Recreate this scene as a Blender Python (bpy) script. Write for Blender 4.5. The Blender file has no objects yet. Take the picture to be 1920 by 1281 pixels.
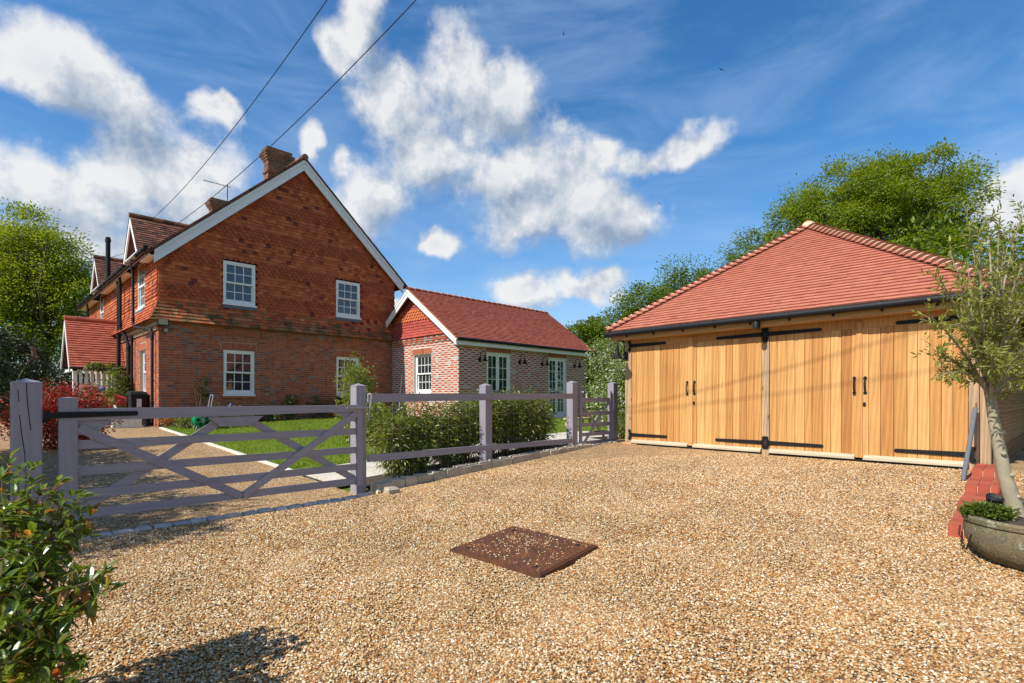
import bpy, math, random
import numpy as np
from mathutils import Vector, Matrix
random.seed(7)
RNG = np.random.default_rng(11)
scene = bpy.context.scene
COL = scene.collection

# ------------------------------------------------------------------ camera
HEAD = math.atan(970.0 / 990.0)              # heading from +X towards +Y
CAMZ = 1.45
cam_d = bpy.data.cameras.new('camera')
cam = bpy.data.objects.new('camera', cam_d)
COL.objects.link(cam)
cam.location = (0, 0, CAMZ)
cam.rotation_euler = (math.radians(90), 0, HEAD - math.radians(90))
cam_d.sensor_width = 36.0
cam_d.lens = 990.0 / 1920.0 * 36.0
cam_d.shift_y = (747.0 - 640.5) / 1920.0
cam_d.clip_start = 0.05
cam_d.clip_end = 3000
scene.camera = cam

# ------------------------------------------------------------------ world, sun, exposure
SUN_EL, SUN_AZ = math.radians(45.0), math.radians(173.7)
world = bpy.data.worlds.new('World')
scene.world = world
world.use_nodes = True
WT = world.node_tree
WT.nodes.clear()


class NT:
    """small helper round a node tree"""
    def __init__(s, t):
        s.t = t

    def n(s, typ, **kw):
        nd = s.t.nodes.new(typ)
        for k, v in kw.items():
            if k == 'inp':
                for i, x in v.items():
                    if isinstance(x, bpy.types.NodeSocket):
                        s.t.links.new(x, nd.inputs[i])
                    elif x is not None:
                        nd.inputs[i].default_value = x
            else:
                setattr(nd, k, v)
        return nd

    def math(s, op, a, b=None, c=None, clamp=False):
        nd = s.n('ShaderNodeMath', operation=op, use_clamp=clamp, inp={0: a, 1: b, 2: c})
        return nd.outputs[0]

    def vmath(s, op, a, b=None, scale=None):
        nd = s.n('ShaderNodeVectorMath', operation=op, inp={0: a, 1: b})
        if scale is not None:
            nd.inputs['Scale'].default_value = scale
        return nd.outputs['Value'] if op in ('LENGTH', 'DOT_PRODUCT') else nd.outputs[0]

    def noise(s, vec, scale, detail=3, rough=.55, dist=0.0):
        return s.n('ShaderNodeTexNoise', inp={'Vector': vec, 'Scale': scale, 'Detail': detail, 'Roughness': rough, 'Distortion': dist})

    def ramp(s, fac, stops, interp='LINEAR'):
        nd = s.n('ShaderNodeValToRGB', inp={0: fac})
        cr = nd.color_ramp
        cr.interpolation = interp
        while len(cr.elements) < len(stops):
            cr.elements.new(.5)
        for e, (p, c) in zip(cr.elements, stops):
            e.position = p
            e.color = (c[0], c[1], c[2], 1) if not isinstance(c, (int, float)) else (c, c, c, 1)
        return nd.outputs[0]

    def mix(s, fac, a, b, blend='MIX'):
        nd = s.n('ShaderNodeMix', data_type='RGBA', blend_type=blend)
        for i, x in ((0, fac), (6, a), (7, b)):
            if isinstance(x, bpy.types.NodeSocket):
                s.t.links.new(x, nd.inputs[i])
            else:
                nd.inputs[i].default_value = x if i == 0 else (x[0], x[1], x[2], 1)
        return nd.outputs[2]

    def smooth(s, v, lo, hi):
        nd = s.n('ShaderNodeMapRange', interpolation_type='SMOOTHSTEP', inp={0: v, 1: lo, 2: hi, 3: 0.0, 4: 1.0})
        return nd.outputs[0]

    def link(s, a, b):
        s.t.links.new(a, b)


def build_world():
    w = NT(WT)
    sky = w.n('ShaderNodeTexSky', sky_type='NISHITA', sun_disc=False)
    sky.sun_elevation = SUN_EL
    sky.sun_rotation = math.radians(90) - SUN_AZ + 2 * math.pi
    sky.air_density = 1.0
    sky.dust_density = .35
    sky.ozone_density = 3.0
    hs = w.n('ShaderNodeHueSaturation', inp={'Saturation': 1.30, 'Value': 1.22, 'Color': sky.outputs[0]})
    tc = w.n('ShaderNodeTexCoord')
    d = tc.outputs['Generated']
    sep = w.n('ShaderNodeSeparateXYZ', inp={0: d})
    az = w.math('ARCTAN2', sep.outputs[1], sep.outputs[0])
    el = w.math('ARCSINE', sep.outputs[2])
    # azimuth measured from the heading; the pattern folds so that the sky goes on all round
    rel = w.math('SUBTRACT', HEAD, az)
    sh = w.math('ADD', rel, .85)
    pp = w.math('SUBTRACT', w.math('PINGPONG', sh, 1.70), .85)
    p = w.n('ShaderNodeCombineXYZ', inp={0: pp, 1: el}).outputs[0]
    warp = w.noise(p, 3.2, 4, .6)
    wv = w.vmath('SUBTRACT', warp.outputs['Color'], (.5, .5, .5))
    p2 = w.vmath('ADD', p, w.vmath('SCALE', wv, scale=.16))
    warp2 = w.noise(p, 11.0, 4, .6)
    p2 = w.vmath('ADD', p2, w.vmath('SCALE', w.vmath('SUBTRACT', warp2.outputs['Color'], (.5, .5, .5)), scale=.045))
    f = 990.0

    def ang(px, py):
        x = (px - 960) / f
        y = (747 - py) / f
        return math.atan(x), math.atan(y / math.sqrt(1 + x * x))
    # cumulus masses: centre and half-size (photo units turned into angles), tilt
    blobs = [(105, 165, 105, 62, -18), (215, 205, 120, 62, -18), (0, 130, 40, 40, 0), (400, 218, 42, 30, 0),
             (90, 360, 190, 62, -4), (290, 330, 150, 75, 10), (150, 450, 230, 50, 0), (360, 390, 100, 60, 0),
             (680, 45, 48, 70, 0), (625, 90, 40, 40, 0), (735, 195, 110, 75, 12), (880, 165, 120, 80, -15), (950, 190, 80, 55, 0),
             (800, 285, 95, 62, 5), (690, 380, 80, 70, 0), (650, 450, 70, 55, 0),
             (935, 350, 105, 62, 8), (1030, 310, 85, 65, 5), (1085, 385, 110, 75, -5), (1165, 420, 90, 60, 0), (1000, 420, 130, 45, 0), (1120, 290, 45, 40, 0),
             (1260, 288, 85, 38, 6), (1200, 300, 45, 30, 0),
             (985, 545, 95, 34, 0), (1100, 528, 75, 24, 0), (820, 470, 40, 22, 15), (740, 590, 60, 20, 0),
             (1900, 385, 95, 52, 15), (620, 330, 25, 30, 0), (560, 280, 25, 32, 0)]
    dmin, doff = None, None
    p3 = w.vmath('ADD', p2, (-.030, .042, 0))
    for bx, by, rx, ry, tilt in blobs:
        a, e = ang(bx, by)
        mp = w.n('ShaderNodeMapping', vector_type='TEXTURE', inp={0: p2, 1: (a, e, 0), 2: (0, 0, math.radians(tilt)), 3: (rx / f * 1.08 * math.cos(a) ** 1.3, ry / f * 1.08 * math.cos(a), 1)})
        L = w.vmath('LENGTH', mp.outputs[0])
        dmin = L if dmin is None else w.n('ShaderNodeMath', operation='SMOOTH_MIN', inp={0: dmin, 1: L, 2: .55}).outputs[0]
        if rx * ry > 3000:
            m3 = w.n('ShaderNodeMapping', vector_type='TEXTURE', inp={0: p3, 1: (a, e, 0), 2: (0, 0, math.radians(tilt)), 3: mp.inputs[3].default_value[:]})
            L3 = w.vmath('LENGTH', m3.outputs[0])
            doff = L3 if doff is None else w.n('ShaderNodeMath', operation='SMOOTH_MIN', inp={0: doff, 1: L3, 2: .55}).outputs[0]
    n1 = w.noise(p, 9.0, 7, .62).outputs[0]
    n1b = w.noise(w.vmath('ADD', p, (-.035, .05, 0)), 9.0, 6, .62).outputs[0]
    nb = w.noise(p, 3.3, 3, .5).outputs[0]
    dens = w.math('ADD', w.math('SUBTRACT', 1.10, dmin), w.math('MULTIPLY', w.math('SUBTRACT', n1, .5), 1.45))
    dens = w.math('ADD', dens, w.math('MULTIPLY', w.math('SUBTRACT', nb, .5), .7))
    cov = w.smooth(dens, .02, .60)
    # thin high veil
    st = w.n('ShaderNodeMapping', inp={0: p, 2: (0, 0, math.radians(12)), 3: (1.6, 5.5, 1)})
    v1 = w.noise(st.outputs[0], 1.7, 6, .6, .6).outputs[0]
    veil = w.math('MULTIPLY', w.smooth(v1, .34, .76), .44)
    low = w.smooth(el, .42, .02)
    veil = w.math('ADD', veil, w.math('MULTIPLY', low, .22), clamp=True)
    form = w.n('ShaderNodeClamp', inp={0: w.math('SUBTRACT', doff, dmin), 1: -.6, 2: .6}).outputs[0]
    lit = w.math('ADD', w.math('MULTIPLY', w.math('SUBTRACT', n1, n1b), 2.9), w.math('ADD', .56, w.math('MULTIPLY', form, .80)), clamp=True)
    thick = w.smooth(dens, .55, 1.5)
    lit = w.math('SUBTRACT', lit, w.math('MULTIPLY', w.math('MULTIPLY', thick, nb), .35), clamp=True)
    ccol = w.ramp(lit, [(0, (2.3, 2.9, 3.8)), (.35, (3.5, 4.05, 4.8)), (.7, (4.9, 5.2, 5.6)), (1, (6.5, 6.5, 6.5))])
    col = w.mix(veil, hs.outputs[0], (3.0, 4.3, 6.2))
    col = w.mix(w.math('MULTIPLY', cov, .96), col, ccol)
    bg = w.n('ShaderNodeBackground', inp={'Color': col, 'Strength': .105})
    out = w.n('ShaderNodeOutputWorld')
    w.link(bg.outputs[0], out.inputs[0])


build_world()
sd = bpy.data.lights.new('sun', 'SUN')
sd.energy = 5.0
sd.angle = math.radians(.53)
sd.color = (1.0, .945, .86)
sun = bpy.data.objects.new('sun', sd)
COL.objects.link(sun)
Sdir = Vector((math.cos(SUN_EL) * math.cos(SUN_AZ), math.cos(SUN_EL) * math.sin(SUN_AZ), math.sin(SUN_EL)))
sun.rotation_euler = Sdir.to_track_quat('Z', 'Y').to_euler()
sun.location = Sdir * 30
scene.view_settings.view_transform = 'Standard'
scene.view_settings.look = 'None'
scene.view_settings.gamma = 1
scene.view_settings.exposure = 0.38
scene.cycles.max_bounces = 4
scene.cycles.diffuse_bounces = 3
scene.cycles.glossy_bounces = 2

# ------------------------------------------------------------------ place helpers
FW = np.array([math.cos(HEAD), math.sin(HEAD), 0])
RT = np.array([math.sin(HEAD), -math.cos(HEAD), 0])


def at(px, py, d):
    """a point d metres ahead of the viewpoint in the direction of a photo position"""
    v = (FW + (px - 960) / 990. * RT + np.array([0, 0, (747. - py) / 990.])) * d
    return Vector((v[0], v[1], v[2] + CAMZ))


def depth(p):
    return p[0] * FW[0] + p[1] * FW[1]


def G(X, Y):
    A = .37 * min(max((X - 3.3) / 6, 0), 1)
    B = .5 * min(max((Y - 6.5) / 11.3, 0), 1)
    return .13 + A + B * (1 - A / .37 * .45)


# ------------------------------------------------------------------ materials
MATS = {}


def new_mat(name):
    m = bpy.data.materials.new(name)
    m.use_nodes = True
    m.node_tree.nodes.clear()
    MATS[name] = m
    return m, NT(m.node_tree)


def rnd_node(t, island=True):
    oi = t.n('ShaderNodeObjectInfo').outputs['Random']
    if not island:
        return oi
    g = t.n('ShaderNodeNewGeometry').outputs['Random Per Island']
    return t.math('FRACT', t.math('ADD', oi, g))


def surface(t, col, rough=.7, bump=None, bstr=.3, bdist=.01, spec=.4, metal=0.0, extra=None):
    b = t.n('ShaderNodeBsdfPrincipled', inp={'Base Color': col if isinstance(col, bpy.types.NodeSocket) else (*col, 1), 'Roughness': rough, 'Specular IOR Level': spec, 'Metallic': metal})
    if bump is not None:
        bn = t.n('ShaderNodeBump', inp={'Height': bump, 'Strength': bstr, 'Distance': bdist})
        t.link(bn.outputs[0], b.inputs['Normal'])
    for k, v in (extra or {}).items():
        b.inputs[k].default_value = v
    o = t.n('ShaderNodeOutputMaterial')
    t.link(b.outputs[0], o.inputs[0])
    return b


def pos(t):
    return t.n('ShaderNodeNewGeometry').outputs['Position']


def hsv_var(t, col, fac, amount):
    """brighten or darken a colour by a 0..1 value"""
    v = t.math('ADD', t.math('MULTIPLY', t.math('SUBTRACT', fac, .5), amount), 1.0)
    return t.n('ShaderNodeHueSaturation', inp={'Value': v, 'Color': col}).outputs[0]


def mat_pieces(name, stops, interp='LINEAR', rough=.8, var=.5, nscale=9, stain=None, bstr=.4, bscale=70, spec=.25):
    """fired clay and stone: each piece takes its own colour, with blotches and grit over it"""
    m, t = new_mat(name)
    r = rnd_node(t)
    c = t.ramp(r, stops, interp)
    P = pos(t)
    n = t.noise(P, nscale, 5, .65).outputs[0]
    c = hsv_var(t, c, n, var * 1.6)
    f = t.noise(P, bscale, 4, .7).outputs[0]
    c = hsv_var(t, c, f, var * .7)
    if stain:
        sc, lo, hi, colr, amt = stain
        s = t.noise(P, sc, 6, .7).outputs[0]
        c = t.mix(t.math('MULTIPLY', t.smooth(s, lo, hi), amt), c, colr)
    surface(t, c, rough, f, bstr, .006, spec)
    return m


def mat_plain(name, col, rough=.5, var=.25, nscale=6, bump=.15, bscale=90, spec=.4, metal=0.0, stretch=(1, 1, 1)):
    m, t = new_mat(name)
    P = t.n('ShaderNodeMapping', inp={0: pos(t), 3: stretch}).outputs[0]
    n = t.noise(P, nscale, 5, .65).outputs[0]
    c = hsv_var(t, t.ramp(n, [(0, col), (1, col)]), n, var * 1.6)
    f = t.noise(P, bscale, 4, .7).outputs[0]
    c = hsv_var(t, c, f, var * .6)
    surface(t, c, rough, f, bump, .004, spec, metal)
    return m


def mat_wood(name, stops, axis, rough=.6, grain=.55, knots=False, weather=None, spec=.3):
    """planed timber: piece colour, long grain along an axis of the world"""
    m, t = new_mat(name)
    r = rnd_node(t)
    c = t.ramp(r, stops)
    st = {'X': (.45, 9, 9), 'Y': (9, .45, 9), 'Z': (9, 9, .45)}[axis]
    P0 = pos(t)
    off = t.n('ShaderNodeCombineXYZ', inp={0: t.math('MULTIPLY', r, 37.), 1: t.math('MULTIPLY', r, 17.), 2: t.math('MULTIPLY', r, 29.)}).outputs[0]
    P = t.n('ShaderNodeMapping', inp={0: t.vmath('ADD', P0, off), 3: st}).outputs[0]
    n = t.noise(P, 3.2, 6, .6, 1.6).outputs[0]
    w = t.n('ShaderNodeTexWave', wave_type='BANDS', bands_direction='DIAGONAL', inp={'Vector': P, 'Scale': 1.1, 'Distortion': 7.0, 'Detail': 4, 'Detail Scale': .8, 'Detail Roughness': .65}).outputs[1]
    g = t.math('ADD', t.math('MULTIPLY', n, .62), t.math('MULTIPLY', w, .38))
    c = hsv_var(t, c, g, grain)
    b = t.noise(P0, 1.7, 4, .6).outputs[0]
    c = hsv_var(t, c, b, .35)
    if weather:
        c = t.mix(t.math('MULTIPLY', t.smooth(t.noise(P, 1.3, 5, .7).outputs[0], .45, .68), weather[1]), c, weather[0])
    if knots:
        k = t.n('ShaderNodeTexVoronoi', inp={'Vector': t.n('ShaderNodeMapping', inp={0: P0, 3: tuple(1 if s > 1 else .35 for s in st)}).outputs[0], 'Scale': 7.0}).outputs[0]
        c = t.mix(t.math('MULTIPLY', t.smooth(k, .13, .05), .75), c, (.05, .03, .02))
    surface(t, c, rough, g, .25, .004, spec)
    return m


def mat_leaf(name, stops, rough=.45, trans=.35, spec=.4):
    m, t = new_mat(name)
    r = rnd_node(t)
    c = t.ramp(r, stops)
    P = pos(t)
    n = t.noise(P, 1.3, 3, .6).outputs[0]
    c = hsv_var(t, c, n, .9)
    b = t.n('ShaderNodeBsdfPrincipled', inp={'Base Color': c, 'Roughness': rough, 'Specular IOR Level': spec})
    tr = t.n('ShaderNodeBsdfTranslucent', inp={'Color': t.n('ShaderNodeHueSaturation', inp={'Hue': .488, 'Saturation': 1.1, 'Value': 1.5, 'Color': c}).outputs[0]})
    mx = t.n('ShaderNodeMixShader', inp={0: trans, 1: b.outputs[0], 2: tr.outputs[0]})
    o = t.n('ShaderNodeOutputMaterial')
    t.link(mx.outputs[0], o.inputs[0])
    return m


mat_pieces('old_brick', [(0, (.35, .095, .045)), (.25, (.42, .115, .052)), (.5, (.28, .068, .036)), (.72, (.46, .145, .068)), (.8, (.20, .06, .042)), (1, (.37, .095, .045))], var=.55, stain=(3.0, .55, .75, (.16, .10, .07), .5))
mat_pieces('grey_header', [(0, (.13, .125, .135)), (.4, (.20, .19, .195)), (.7, (.11, .10, .115)), (1, (.24, .21, .20))], var=.5)
mat_pieces('new_brick', [(0, (.42, .07, .03)), (.4, (.49, .10, .042)), (.7, (.36, .055, .028)), (1, (.45, .08, .036))], var=.4)
mat_pieces('pale_header', [(0, (.30, .295, .31)), (.35, (.38, .37, .375)), (.6, (.22, .215, .235)), (.8, (.42, .40, .38)), (1, (.13, .13, .15))], var=.4)
mat_pieces('rubbed_brick', [(0, (.36, .105, .055)), (.5, (.42, .13, .065)), (1, (.29, .085, .05))], var=.4)
mat_pieces('edging_brick', [(0, (.35, .078, .043)), (.5, (.40, .095, .05)), (1, (.29, .06, .038))], var=.4)
mat_plain('old_mortar', (.40, .315, .215), .9, .35, 14, .4)
mat_plain('new_mortar', (.68, .63, .54), .9, .25, 14, .4)
mat_pieces('hung_tile', [(0, (.36, .08, .028)), (.2, (.50, .128, .044)), (.4, (.42, .10, .035)), (.55, (.30, .06, .026)), (.8, (.56, .165, .062)), (.94, (.40, .092, .034)), (.97, (.15, .036, .026)), (1, (.14, .036, .03))], var=.55, stain=(1.6, .60, .8, (.10, .05, .03), .6))
mat_pieces('scale_tile', [(0, (.36, .08, .03)), (.5, (.42, .10, .036)), (1, (.30, .062, .026))], var=.5, stain=(2.0, .62, .8, (.09, .04, .03), .5))
mat_pieces('mossy_tile', [(0, (.30, .10, .04)), (.4, (.36, .14, .06)), (.7, (.25, .09, .04)), (1, (.42, .21, .09))], var=.7, stain=(2.4, .44, .62, (.055, .06, .018), .85))
mat_pieces('crimson_tile', [(0, (.34, .062, .046)), (.5, (.39, .078, .058)), (1, (.29, .05, .04))], var=.35)
mat_pieces('orange_tile', [(0, (.50, .14, .05)), (1, (.44, .11, .045))], var=.35)
mat_pieces('garage_tile', [(0, (.405, .145, .092)), (.35, (.43, .16, .105)), (.6, (.385, .13, .085)), (.97, (.42, .152, .098)), (1, (.32, .105, .08))], var=.35)
mat_pieces('annexe_tile', [(0, (.33, .09, .058)), (.35, (.38, .115, .075)), (.6, (.29, .07, .048)), (.85, (.36, .10, .065)), (1, (.25, .06, .045))], var=.35)
mat_pieces('old_roof_tile', [(0, (.12, .055, .036)), (.3, (.18, .075, .046)), (.6, (.075, .04, .03)), (.85, (.25, .11, .065)), (1, (.06, .034, .028))], var=.8, stain=(4, .52, .7, (.08, .07, .04), .6))
mat_pieces('porch_tile', [(0, (.38, .095, .055)), (.5, (.44, .125, .07)), (1, (.32, .075, .05))], var=.4)
mat_pieces('bedding_mortar', [(0, (.62, .50, .34)), (1, (.55, .43, .28))], var=.3)
mat_pieces('chimney_brick', [(0, (.14, .062, .042)), (.4, (.24, .085, .05)), (.7, (.075, .045, .036)), (1, (.30, .12, .075))], var=.8, stain=(5, .5, .68, (.16, .14, .08), .8))
mat_pieces('granite', [(0, (.36, .31, .235)), (.5, (.44, .38, .285)), (1, (.30, .26, .20))], var=.6, bscale=45, bstr=.7)
mat_pieces('blue_sett', [(0, (.36, .36, .36)), (.5, (.44, .43, .41)), (1, (.30, .30, .305))], var=.6, bscale=45, bstr=.7)
mat_pieces('paving', [(0, (.50, .46, .38)), (.5, (.56, .51, .42)), (1, (.45, .42, .35))], var=.35, bscale=30)
mat_plain('white_paint', (.78, .78, .76), .4, .06, 3, .03)
mat_plain('cream_paint', (.70, .66, .56), .5, .1, 4, .05)
mat_plain('barge_paint', (.72, .73, .75), .45, .08, 3, .05)
mat_plain('black_iron', (.011, .011, .012), .6, .3, 20, .25, 120, .2)
mat_plain('black_plastic', (.012, .013, .015), .55, .2, 8, .05, spec=.22)
mat_plain('grey_steel', (.42, .43, .44), .4, .2, 10, .1, metal=.7)
mat_plain('lead', (.10, .12, .16), .55, .3, 10, .2)
mat_plain('foam_grey', (.12, .125, .135), .85, .2, 20, .3)
mat_plain('rusty_rod', (.20, .09, .045), .8, .5, 30, .4)
mat_plain('red_plastic', (.45, .03, .04), .35, .15, 6, .03)
mat_plain('green_plastic', (.0, .26, .095), .3, .12, 6, .03)
mat_plain('blue_cloth', (.05, .10, .42), .7, .3, 20, .2)
mat_plain('paper', (.62, .68, .74), .7, .1, 30, .05)
mat_plain('wicker', (.30, .19, .08), .8, .5, 60, .6)
mat_plain('soil', (.055, .04, .028), .95, .6, 20, .8, 40)
mat_plain('bark', (.10, .078, .055), .9, .6, 14, .8, 40, stretch=(1, 1, .3))
mat_plain('olive_bark', (.30, .26, .175), .8, .5, 16, .5, 60, stretch=(1, 1, .6))
mat_plain('twig', (.16, .11, .065), .8, .4, 20, .3)
mat_plain('roof_core', (.12, .05, .035), .9, .3)
mat_plain('dark_inside', (.03, .028, .026), .8, .3)
mat_plain('wire_black', (.02, .02, .022), .6, .1)
mat_plain('galvanised', (.35, .36, .37), .5, .2, metal=.6)
mat_plain('lens', (.55, .60, .62), .12, .1, spec=.6)
mat_plain('flood_lens', (.16, .17, .07), .2, .3, spec=.5)
mat_plain('bird_dark', (.02, .02, .025), .7, .2)
mat_plain('fresh_timber', (.52, .36, .19), .7, .4, 5, .2, stretch=(1, .2, 1))
mat_wood('oak_plank', [(0, (.40, .185, .052)), (.2, (.52, .27, .088)), (.4, (.45, .215, .062)), (.6, (.58, .32, .115)), (.8, (.48, .235, .07)), (1, (.36, .155, .042))], 'Z', grain=.62)
mat_wood('oak_beam', [(0, (.46, .245, .09)), (1, (.52, .29, .11))], 'Y', grain=.5)
mat_wood('oak_post', [(0, (.37, .235, .13)), (1, (.43, .28, .155))], 'Z', grain=1.0, knots=True, weather=((.26, .20, .15), .75))
mat_wood('drip_board', [(0, (.44, .36, .25)), (1, (.50, .41, .29))], 'Y', grain=.4)
mat_wood('weatherboard', [(0, (.24, .15, .08)), (.5, (.31, .20, .11)), (1, (.19, .12, .07))], 'X', grain=.8, rough=.95, spec=.02)
PAINT = [(0, (.24, .226, .265)), (1, (.275, .258, .292))]
mat_wood('paint_rail', PAINT, 'X', grain=.22, rough=.55)
mat_wood('paint_post', PAINT, 'Z', grain=.22, rough=.55)


def mat_glass():
    m, t = new_mat('glass')
    n = t.noise(pos(t), 2.2, 2, .5).outputs[0]
    r = rnd_node(t)
    c = t.ramp(r, [(0, (.012, .016, .02)), (1, (.03, .036, .042))])
    surface(t, c, .02, n, .05, .02, .5, 0, {'IOR': 1.85})


mat_glass()


def mat_mesh_label():
    m, t = new_mat('bin_label')
    P = t.n('ShaderNodeTexCoord').outputs['Object']
    n = t.n('ShaderNodeTexVoronoi', inp={'Vector': P, 'Scale': 26.0}).outputs[0]
    surface(t, t.ramp(n, [(0, (.35, .5, .62)), (.5, (.62, .68, .72)), (1, (.75, .75, .72))]), .6)


mat_mesh_label()


def mat_gravel():
    m, t = new_mat('gravel')
    P = pos(t)
    stones = [(0, (.46, .335, .17)), (.13, (.41, .20, .058)), (.27, (.54, .42, .25)), (.40, (.35, .14, .034)), (.53, (.43, .26, .095)), (.65, (.23, .115, .043)), (.76, (.50, .345, .17)), (.85, (.085, .054, .032)), (.92, (.72, .64, .49)), (1, (.39, .175, .044))]
    wp = t.vmath('ADD', P, t.vmath('SCALE', t.noise(P, 60., 2, .5).outputs['Color'], scale=.006))
    v = t.n('ShaderNodeTexVoronoi', feature='F1', inp={'Vector': wp, 'Scale': 74.0, 'Randomness': 1.0})
    h = t.n('ShaderNodeSeparateColor', inp={0: v.outputs['Color']}).outputs[0]
    c = t.ramp(h, stones, 'CONSTANT')
    c = t.mix(t.math('MULTIPLY', t.smooth(v.outputs[0], .42, .72), .7), c, (.09, .06, .035))
    big = t.noise(P, .9, 5, .6).outputs[0]
    c = hsv_var(t, c, big, .7)
    mid = t.noise(P, 5.0, 4, .6).outputs[0]
    c = hsv_var(t, c, mid, .5)
    # damp dark scuffs where cars turn
    sc = t.noise(t.n('ShaderNodeMapping', inp={0: P, 3: (.55, 1.2, 1)}).outputs[0], 1.25, 6, .72).outputs[0]
    c = t.mix(t.math('MULTIPLY', t.smooth(sc, .63, .74), .5), c, (.075, .055, .038))
    hgt = t.math('SUBTRACT', t.math('MULTIPLY', h, .5), v.outputs[0])
    surface(t, c, .8, hgt, .55, .008, .2)
    # loose stones on top: the same colours, one per stone
    m2, t2 = new_mat('gravel_stone')
    r = t2.n('ShaderNodeObjectInfo').outputs['Random']
    c2 = t2.ramp(r, stones, 'CONSTANT')
    c2 = hsv_var(t2, c2, t2.noise(pos(t2), 90., 3, .6).outputs[0], .5)
    big2 = t2.noise(pos(t2), .9, 5, .6).outputs[0]
    c2 = hsv_var(t2, c2, big2, .7)
    surface(t2, c2, .7, None, spec=.35)


mat_gravel()


def mat_ground_grass():
    m, t = new_mat('grass_soil')
    P = pos(t)
    n = t.noise(P, 3.0, 6, .7).outputs[0]
    c = t.ramp(n, [(.25, (.07, .11, .016)), (.5, (.11, .165, .02)), (.75, (.15, .20, .03))])
    f = t.noise(P, 60, 4, .7).outputs[0]
    c = hsv_var(t, c, f, .8)
    surface(t, c, .9, f, .6, .02, .1)


mat_ground_grass()


def mat_rust():
    m, t = new_mat('rusty_plate')
    P = pos(t)
    n = t.noise(P, 5, 6, .7).outputs[0]
    c = t.ramp(n, [(.25, (.055, .028, .018)), (.5, (.12, .045, .02)), (.7, (.19, .065, .022)), (.85, (.10, .05, .03))])
    f = t.noise(P, 130, 4, .7).outputs[0]
    c = hsv_var(t, c, f, .8)
    surface(t, c, .65, f, .5, .004, .35, .15)


mat_rust()


def mat_pot():
    m, t = new_mat('mossy_stone')
    P = pos(t)
    n = t.noise(P, 7, 6, .7).outputs[0]
    c = t.ramp(n, [(.2, (.06, .075, .04)), (.42, (.14, .13, .08)), (.55, (.20, .15, .085)), (.7, (.10, .12, .06)), (.85, (.26, .28, .22))])
    f = t.noise(P, 55, 5, .75).outputs[0]
    c = hsv_var(t, c, f, 1.9)
    lich = t.noise(P, 17.0, 6, .75, .8).outputs[0]
    c = t.mix(t.math('MULTIPLY', t.smooth(lich, .58, .66), .7), c, (.40, .43, .36))
    surface(t, c, .85, f, .9, .012, .2)


mat_pot()
mat_leaf('leaf_ash', [(0, (.165, .23, .018)), (.5, (.24, .295, .03)), (1, (.11, .17, .014))], trans=.48)
mat_leaf('leaf_oak', [(0, (.11, .175, .016)), (.5, (.165, .225, .022)), (1, (.075, .13, .013))], trans=.45)
mat_leaf('leaf_lime', [(0, (.19, .25, .022)), (.5, (.25, .30, .035)), (1, (.13, .18, .018))], trans=.48)
mat_leaf('leaf_dark', [(0, (.018, .032, .010)), (.6, (.028, .05, .014)), (1, (.045, .07, .018))], trans=.15)
mat_leaf('leaf_shrub', [(0, (.07, .125, .016)), (.45, (.12, .18, .024)), (.75, (.19, .24, .035)), (.9, (.08, .12, .018)), (1, (.23, .10, .03))], rough=.3, spec=.6)
mat_leaf('leaf_hedge', [(0, (.12, .17, .02)), (.4, (.18, .23, .03)), (.7, (.065, .10, .014)), (.85, (.33, .36, .06)), (.95, (.18, .075, .03)), (1, (.10, .15, .03))], rough=.28, spec=.6)
mat_leaf('leaf_gold', [(0, (.16, .21, .03)), (.5, (.27, .30, .05)), (1, (.10, .15, .02))], rough=.35)
mat_leaf('leaf_red', [(0, (.46, .045, .05)), (.4, (.55, .075, .065)), (.6, (.25, .05, .03)), (.75, (.09, .11, .02)), (1, (.36, .11, .04))], rough=.35, trans=.3)
mat_leaf('leaf_olive', [(0, (.16, .20, .03)), (.4, (.26, .28, .05)), (.7, (.10, .13, .02)), (1, (.36, .35, .085))], rough=.4)
mat_leaf('leaf_blossom', [(0, (.13, .19, .028)), (.55, (.19, .25, .036)), (.80, (.16, .21, .035)), (.82, (.62, .60, .52)), (1, (.70, .66, .60))], trans=.25)
mat_leaf('leaf_border', [(0, (.03, .06, .014)), (.5, (.055, .10, .02)), (1, (.09, .14, .028))])
mat_leaf('leaf_creeper', [(0, (.10, .15, .02)), (.5, (.16, .21, .035)), (1, (.07, .11, .018))])
mat_leaf('petal_iris', [(0, (.30, .24, .55)), (1, (.42, .38, .66))])
mat_leaf('petal_mixed', [(0, (.55, .25, .10)), (.4, (.60, .45, .10)), (.7, (.15, .18, .40)), (1, (.25, .3, .08))])
mat_leaf('autumn_leaf', [(0, (.42, .19, .05)), (.5, (.50, .28, .06)), (1, (.36, .10, .04))], trans=.4)
mat_leaf('grass_blade', [(0, (.14, .22, .018)), (.4, (.20, .29, .026)), (.8, (.26, .34, .035)), (1, (.33, .36, .07))], rough=.6, trans=.4)
# ------------------------------------------------------------------ object helpers
WM = {}                        # world matrix of each thing's root


def tag(o, label=None, cat=None, group=None, kind=None):
    if label: o['label'] = label
    if cat: o['category'] = cat
    if group: o['group'] = group
    if kind: o['kind'] = kind
    return o


def thing(name, label, cat, loc=(0, 0, 0), rotz=0.0, group=None):
    o = bpy.data.objects.new(name, None)
    COL.objects.link(o)
    o.empty_display_size = .2
    o.location = loc
    o.rotation_euler = (0, 0, rotz)
    WM[o.name] = Matrix.Translation(Vector(loc)) @ Matrix.Rotation(rotz, 4, 'Z')
    return tag(o, label, cat, group)


def root_of(o):
    while o.parent is not None:
        o = o.parent
    return o


def link_obj(name, me, parent=None):
    o = bpy.data.objects.new(name, me)
    COL.objects.link(o)
    if parent is not None:
        o.parent = parent
    return o


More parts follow.
